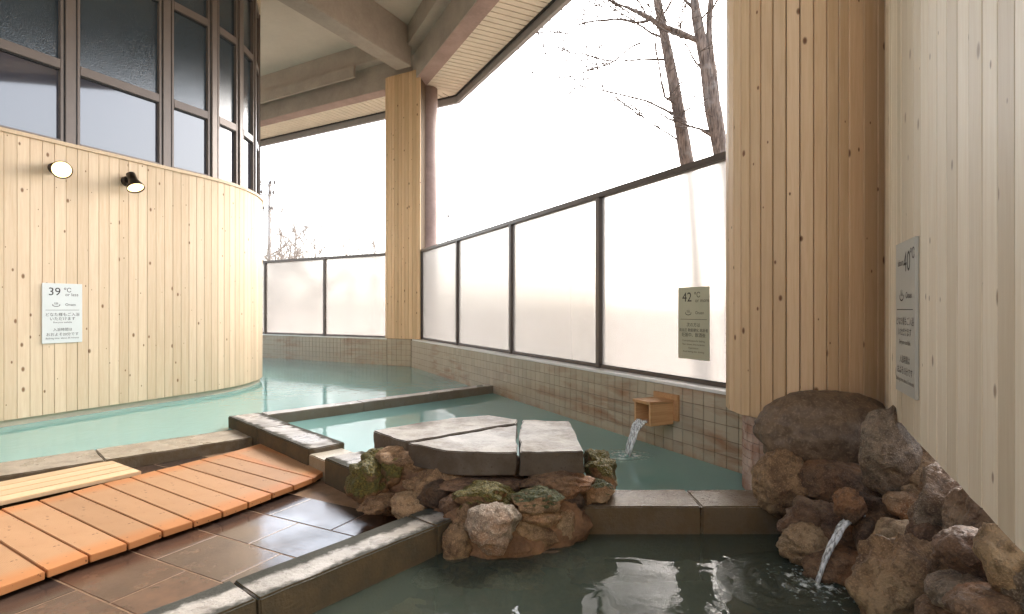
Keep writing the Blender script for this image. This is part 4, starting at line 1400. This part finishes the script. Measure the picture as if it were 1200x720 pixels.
def tree(name, label, base, limbs, mat, group, seed, branch_fn):
    root = thing(name, label, 'tree', base, group)
    bm = bmesh.new()
    for pts, rr in limbs:
        # smooth the guide points
        P, Q = [], []
        for i in range(len(pts) - 1):
            for f in range(6):
                u = f / 6.0
                a0 = pts[max(i - 1, 0)]; a1 = pts[i]; a2 = pts[i + 1]; a3 = pts[min(i + 2, len(pts) - 1)]
                P.append(0.5 * ((2 * a1) + (a2 - a0) * u + (2 * a0 - 5 * a1 + 4 * a2 - a3) * u * u + (3 * a1 - a0 - 3 * a2 + a3) * u ** 3))
                Q.append(rr[i] + (rr[i + 1] - rr[i]) * u)
        P.append(pts[-1]); Q.append(rr[-1])
        Q = [q * (1 + 0.10 * noise.noise(p_ * 3.0)) for p_, q in zip(P, Q)]
        tube(bm, P, Q, 12)
    obj('trunk', bm_mesh(bm, True), mat, root)
    bm = bmesh.new()
    branch_fn(bm, random.Random(seed))
    obj('crown', bm_mesh(bm, True), M['twig' if mat is M['bark'] else 'twig_hazed'], root)
    return root

TY = 11.5
def tp_(x, y, Y=TY): return at_y(x, y, Y)
def pxr(w_, Y=TY): return w_ / 2 * Y / F
def br_a(bm, rs):
    for (x, y, dx, dz, L, r) in [(800, 140, -1, 0.25, 2.2, 3), (797, 125, -1, 0.5, 2.2, 3), (800, 143, -0.9, -0.1, 1.0, 2.5), (783, 70, -1, 0.2, 1.4, 3), (779, 45, -0.8, 0.6, 1.5, 3),
                                 (775, 20, 0.7, 0.8, 1.2, 3), (803, 170, -0.9, 0.6, 1.2, 2.5), (770, 0, -0.8, 0.5, 1.8, 4), (768, -20, -0.6, 0.7, 1.8, 4), (790, 100, 0.8, 0.5, 0.8, 2)]:
        grow(bm, tp_(x, y), Vector((dx, rs.uniform(-0.5, 0.5), dz)), L * 1.35, pxr(r), 1, rs, maxl=3, up=0.04, kids=(4, 6), thin=0.0085)
base = tp_(812, 0); gz = -0.85
ba = at_y(806, 195, TY); 
tree('bare_tree', 'leaning bare tree with one straight furrowed trunk beyond the glass fence', (ba.x + 0.35, TY, gz),
     [([Vector((ba.x + 0.35, TY, gz)), tp_(810, 230), tp_(804, 185), tp_(795, 130), tp_(786, 80), tp_(776, 30), tp_(766, -20), tp_(752, -90), tp_(745, -160)],
       [pxr(20), pxr(17), pxr(16.5), pxr(14), pxr(12.5), pxr(10), pxr(8.5), pxr(6), pxr(2)])], M['bark'], 'bare trees beyond the fence', 5, br_a)
TB = 10.8
def tb_(x, y): return at_y(x, y, TB)
def br_b(bm, rs):
    for (x, y, dx, dz, L, r) in [(817, 47, -1, 0.1, 1.2, 3), (815, 30, 0.7, 0.6, 1.2, 3), (822, 80, -0.6, 0.6, 0.8, 3), (760, 25, -0.9, -0.2, 1.5, 3), (745, 15, -0.9, 0.35, 1.2, 3), (775, 35, -0.6, 0.7, 1.0, 3),
                                 (812, 10, -0.7, 0.7, 1.5, 4), (809, -20, 0.5, 0.8, 1.5, 4), (752, 50, -0.9, -0.5, 1.0, 2.5), (838, 155, -0.9, 0.3, 0.6, 4), (830, 20, 0.5, 0.8, 1.2, 3)]:
        grow(bm, tb_(x, y), Vector((dx, rs.uniform(-0.5, 0.5), dz)), L * 1.35, pxr(r, TB), 1, rs, maxl=3, up=0.04, kids=(4, 6), thin=0.0085)
bb = tb_(850, 200)
tree('bare_tree', 'forked bare tree with rough double trunk and a long side limb beyond the glass fence', (bb.x + 0.3, TB, gz),
     [([Vector((bb.x + 0.3, TB, gz)), tb_(852, 230), tb_(844, 175), tb_(836, 130), tb_(829, 90), tb_(822, 50), tb_(815, 10), tb_(810, -40), tb_(800, -120)],
       [pxr(22, TB), pxr(20, TB), pxr(17, TB), pxr(20, TB), pxr(14, TB), pxr(13, TB), pxr(11, TB), pxr(8, TB), pxr(3, TB)]),
      ([tb_(840, 135), tb_(836, 90), tb_(831, 40), tb_(834, -10), tb_(842, -70)], [pxr(12, TB), pxr(9, TB), pxr(7, TB), pxr(6, TB), pxr(3, TB)]),
      ([tb_(818, 48), tb_(800, 40), tb_(778, 31), tb_(755, 18), tb_(733, 8)], [pxr(7, TB), pxr(6.5, TB), pxr(6, TB), pxr(5, TB), pxr(2.5, TB)]),
      ([tb_(846, 165), tb_(836, 160), tb_(822, 153)], [pxr(6, TB), pxr(5, TB), pxr(2.5, TB)])], M['bark'], 'bare trees beyond the fence', 9, br_b)

def far_tree(label, x, ytop, Y, seed, stems, spread_px, mat='bark_hazed', thin=0.008, r0=0.09):
    b = at_y(x, 363, Y)
    H = EYE - (ytop - CY) / F * Y - gz
    rs0 = random.Random(seed)
    limbs = []
    tops = []
    for s in range(stems):
        tx = x + rs0.uniform(-spread_px, spread_px)
        top = at_y(tx, ytop + rs0.uniform(0, 25), Y + rs0.uniform(-1, 1))
        m1 = Vector((b.x, b.y, gz)).lerp(top, 0.4) + Vector((rs0.uniform(-.3, .3), 0, 0))
        limbs.append(([Vector((b.x + rs0.uniform(-.15, .15), b.y, gz)), m1, top], [r0, r0 * 0.6, r0 * 0.2]))
        tops.append((m1, top))
    def bf(bm, rs):
        for m1, top in tops:
            for k_ in range(9):
                f = rs.uniform(0.05, 1)
                q = m1.lerp(top, f)
                grow(bm, q, Vector((rs.gauss(0, 1), rs.gauss(0, 1), 0.6)), H * rs.uniform(0.12, 0.26), r0 * 0.33, 2, rs, maxl=4, up=0.1, kids=(3, 5), thin=thin)
    return tree('bare_tree', label, (b.x, b.y, gz), limbs, M[mat], 'bare trees beyond the fence', seed, bf)
far_tree('tall sparse bare tree rising beside the utility pole', 338, 225, 32, 21, 2, 18, thin=0.006)
far_tree('short dense twiggy tree behind the far glass fence', 357, 283, 24, 22, 4, 14, thin=0.009, r0=0.06)
far_tree('pale crooked low tree at the foot of the utility pole', 326, 280, 20, 23, 3, 16, thin=0.007, r0=0.08)
far_tree('small bare tree next to the boarded pillar beyond the far fence', 436, 281, 34, 24, 3, 9, thin=0.008, r0=0.06)
far_tree('small bare tree standing apart from the pillar beyond the far fence', 412, 284, 34, 25, 3, 9, thin=0.008, r0=0.06)

def pole(label, x, ytop, Y, r, arms, group='utility poles'):
    b = at_y(x, 363, Y); zt = EYE - (ytop - CY) / F * Y
    root = thing('utility_pole', label, 'utility pole', (b.x, b.y, gz), group)
    bm = bmesh.new()
    tube(bm, [Vector((0, 0, gz)), Vector((0, 0, zt))], [r, r * 0.7], 12)
    obj('mast', bm_mesh(bm, True), M['pole'], root, (b.x, b.y, 0))
    for zz, hw in arms:
        ca_ = obj('crossarm', box_me(-hw, hw, -0.05, 0.05, 0, 0.09), M['pole'], root, (b.x - hw * 0.3, b.y - r - 0.07, zt - zz), 0.15)
        for k_ in (-0.9, -0.5, 0.5, 0.9):
            bm = bmesh.new()
            tube(bm, [Vector((0, 0, 0)), Vector((0, 0, 0.1)), Vector((0, 0, 0.28))], [0.05, 0.10, 0.07], 8)
            obj('insulator', bm_mesh(bm), M['frame'], ca_, (b.x - hw * 0.3 + k_ * hw * math.cos(0.15), b.y - r - 0.07 + k_ * hw * math.sin(0.15), zt - zz + 0.12))
    return root
pole('concrete utility pole with several crossarms and a grey box', 316, 213, 42, 0.17, [(0.35, 0.75), (1.1, 0.6), (2.3, 0.45)])
pr_ = pole('slim distant utility pole just beside the round column', 524, 237, 60, 0.11, [(1.8, 0.9)])
pole('far utility pole standing alone above the glass fence', 606, 232, 75, 0.10, [(0.5, 1.6), (1.6, 1.4)])
print('floor tiles', nt, 'objects', len(bpy.data.objects))
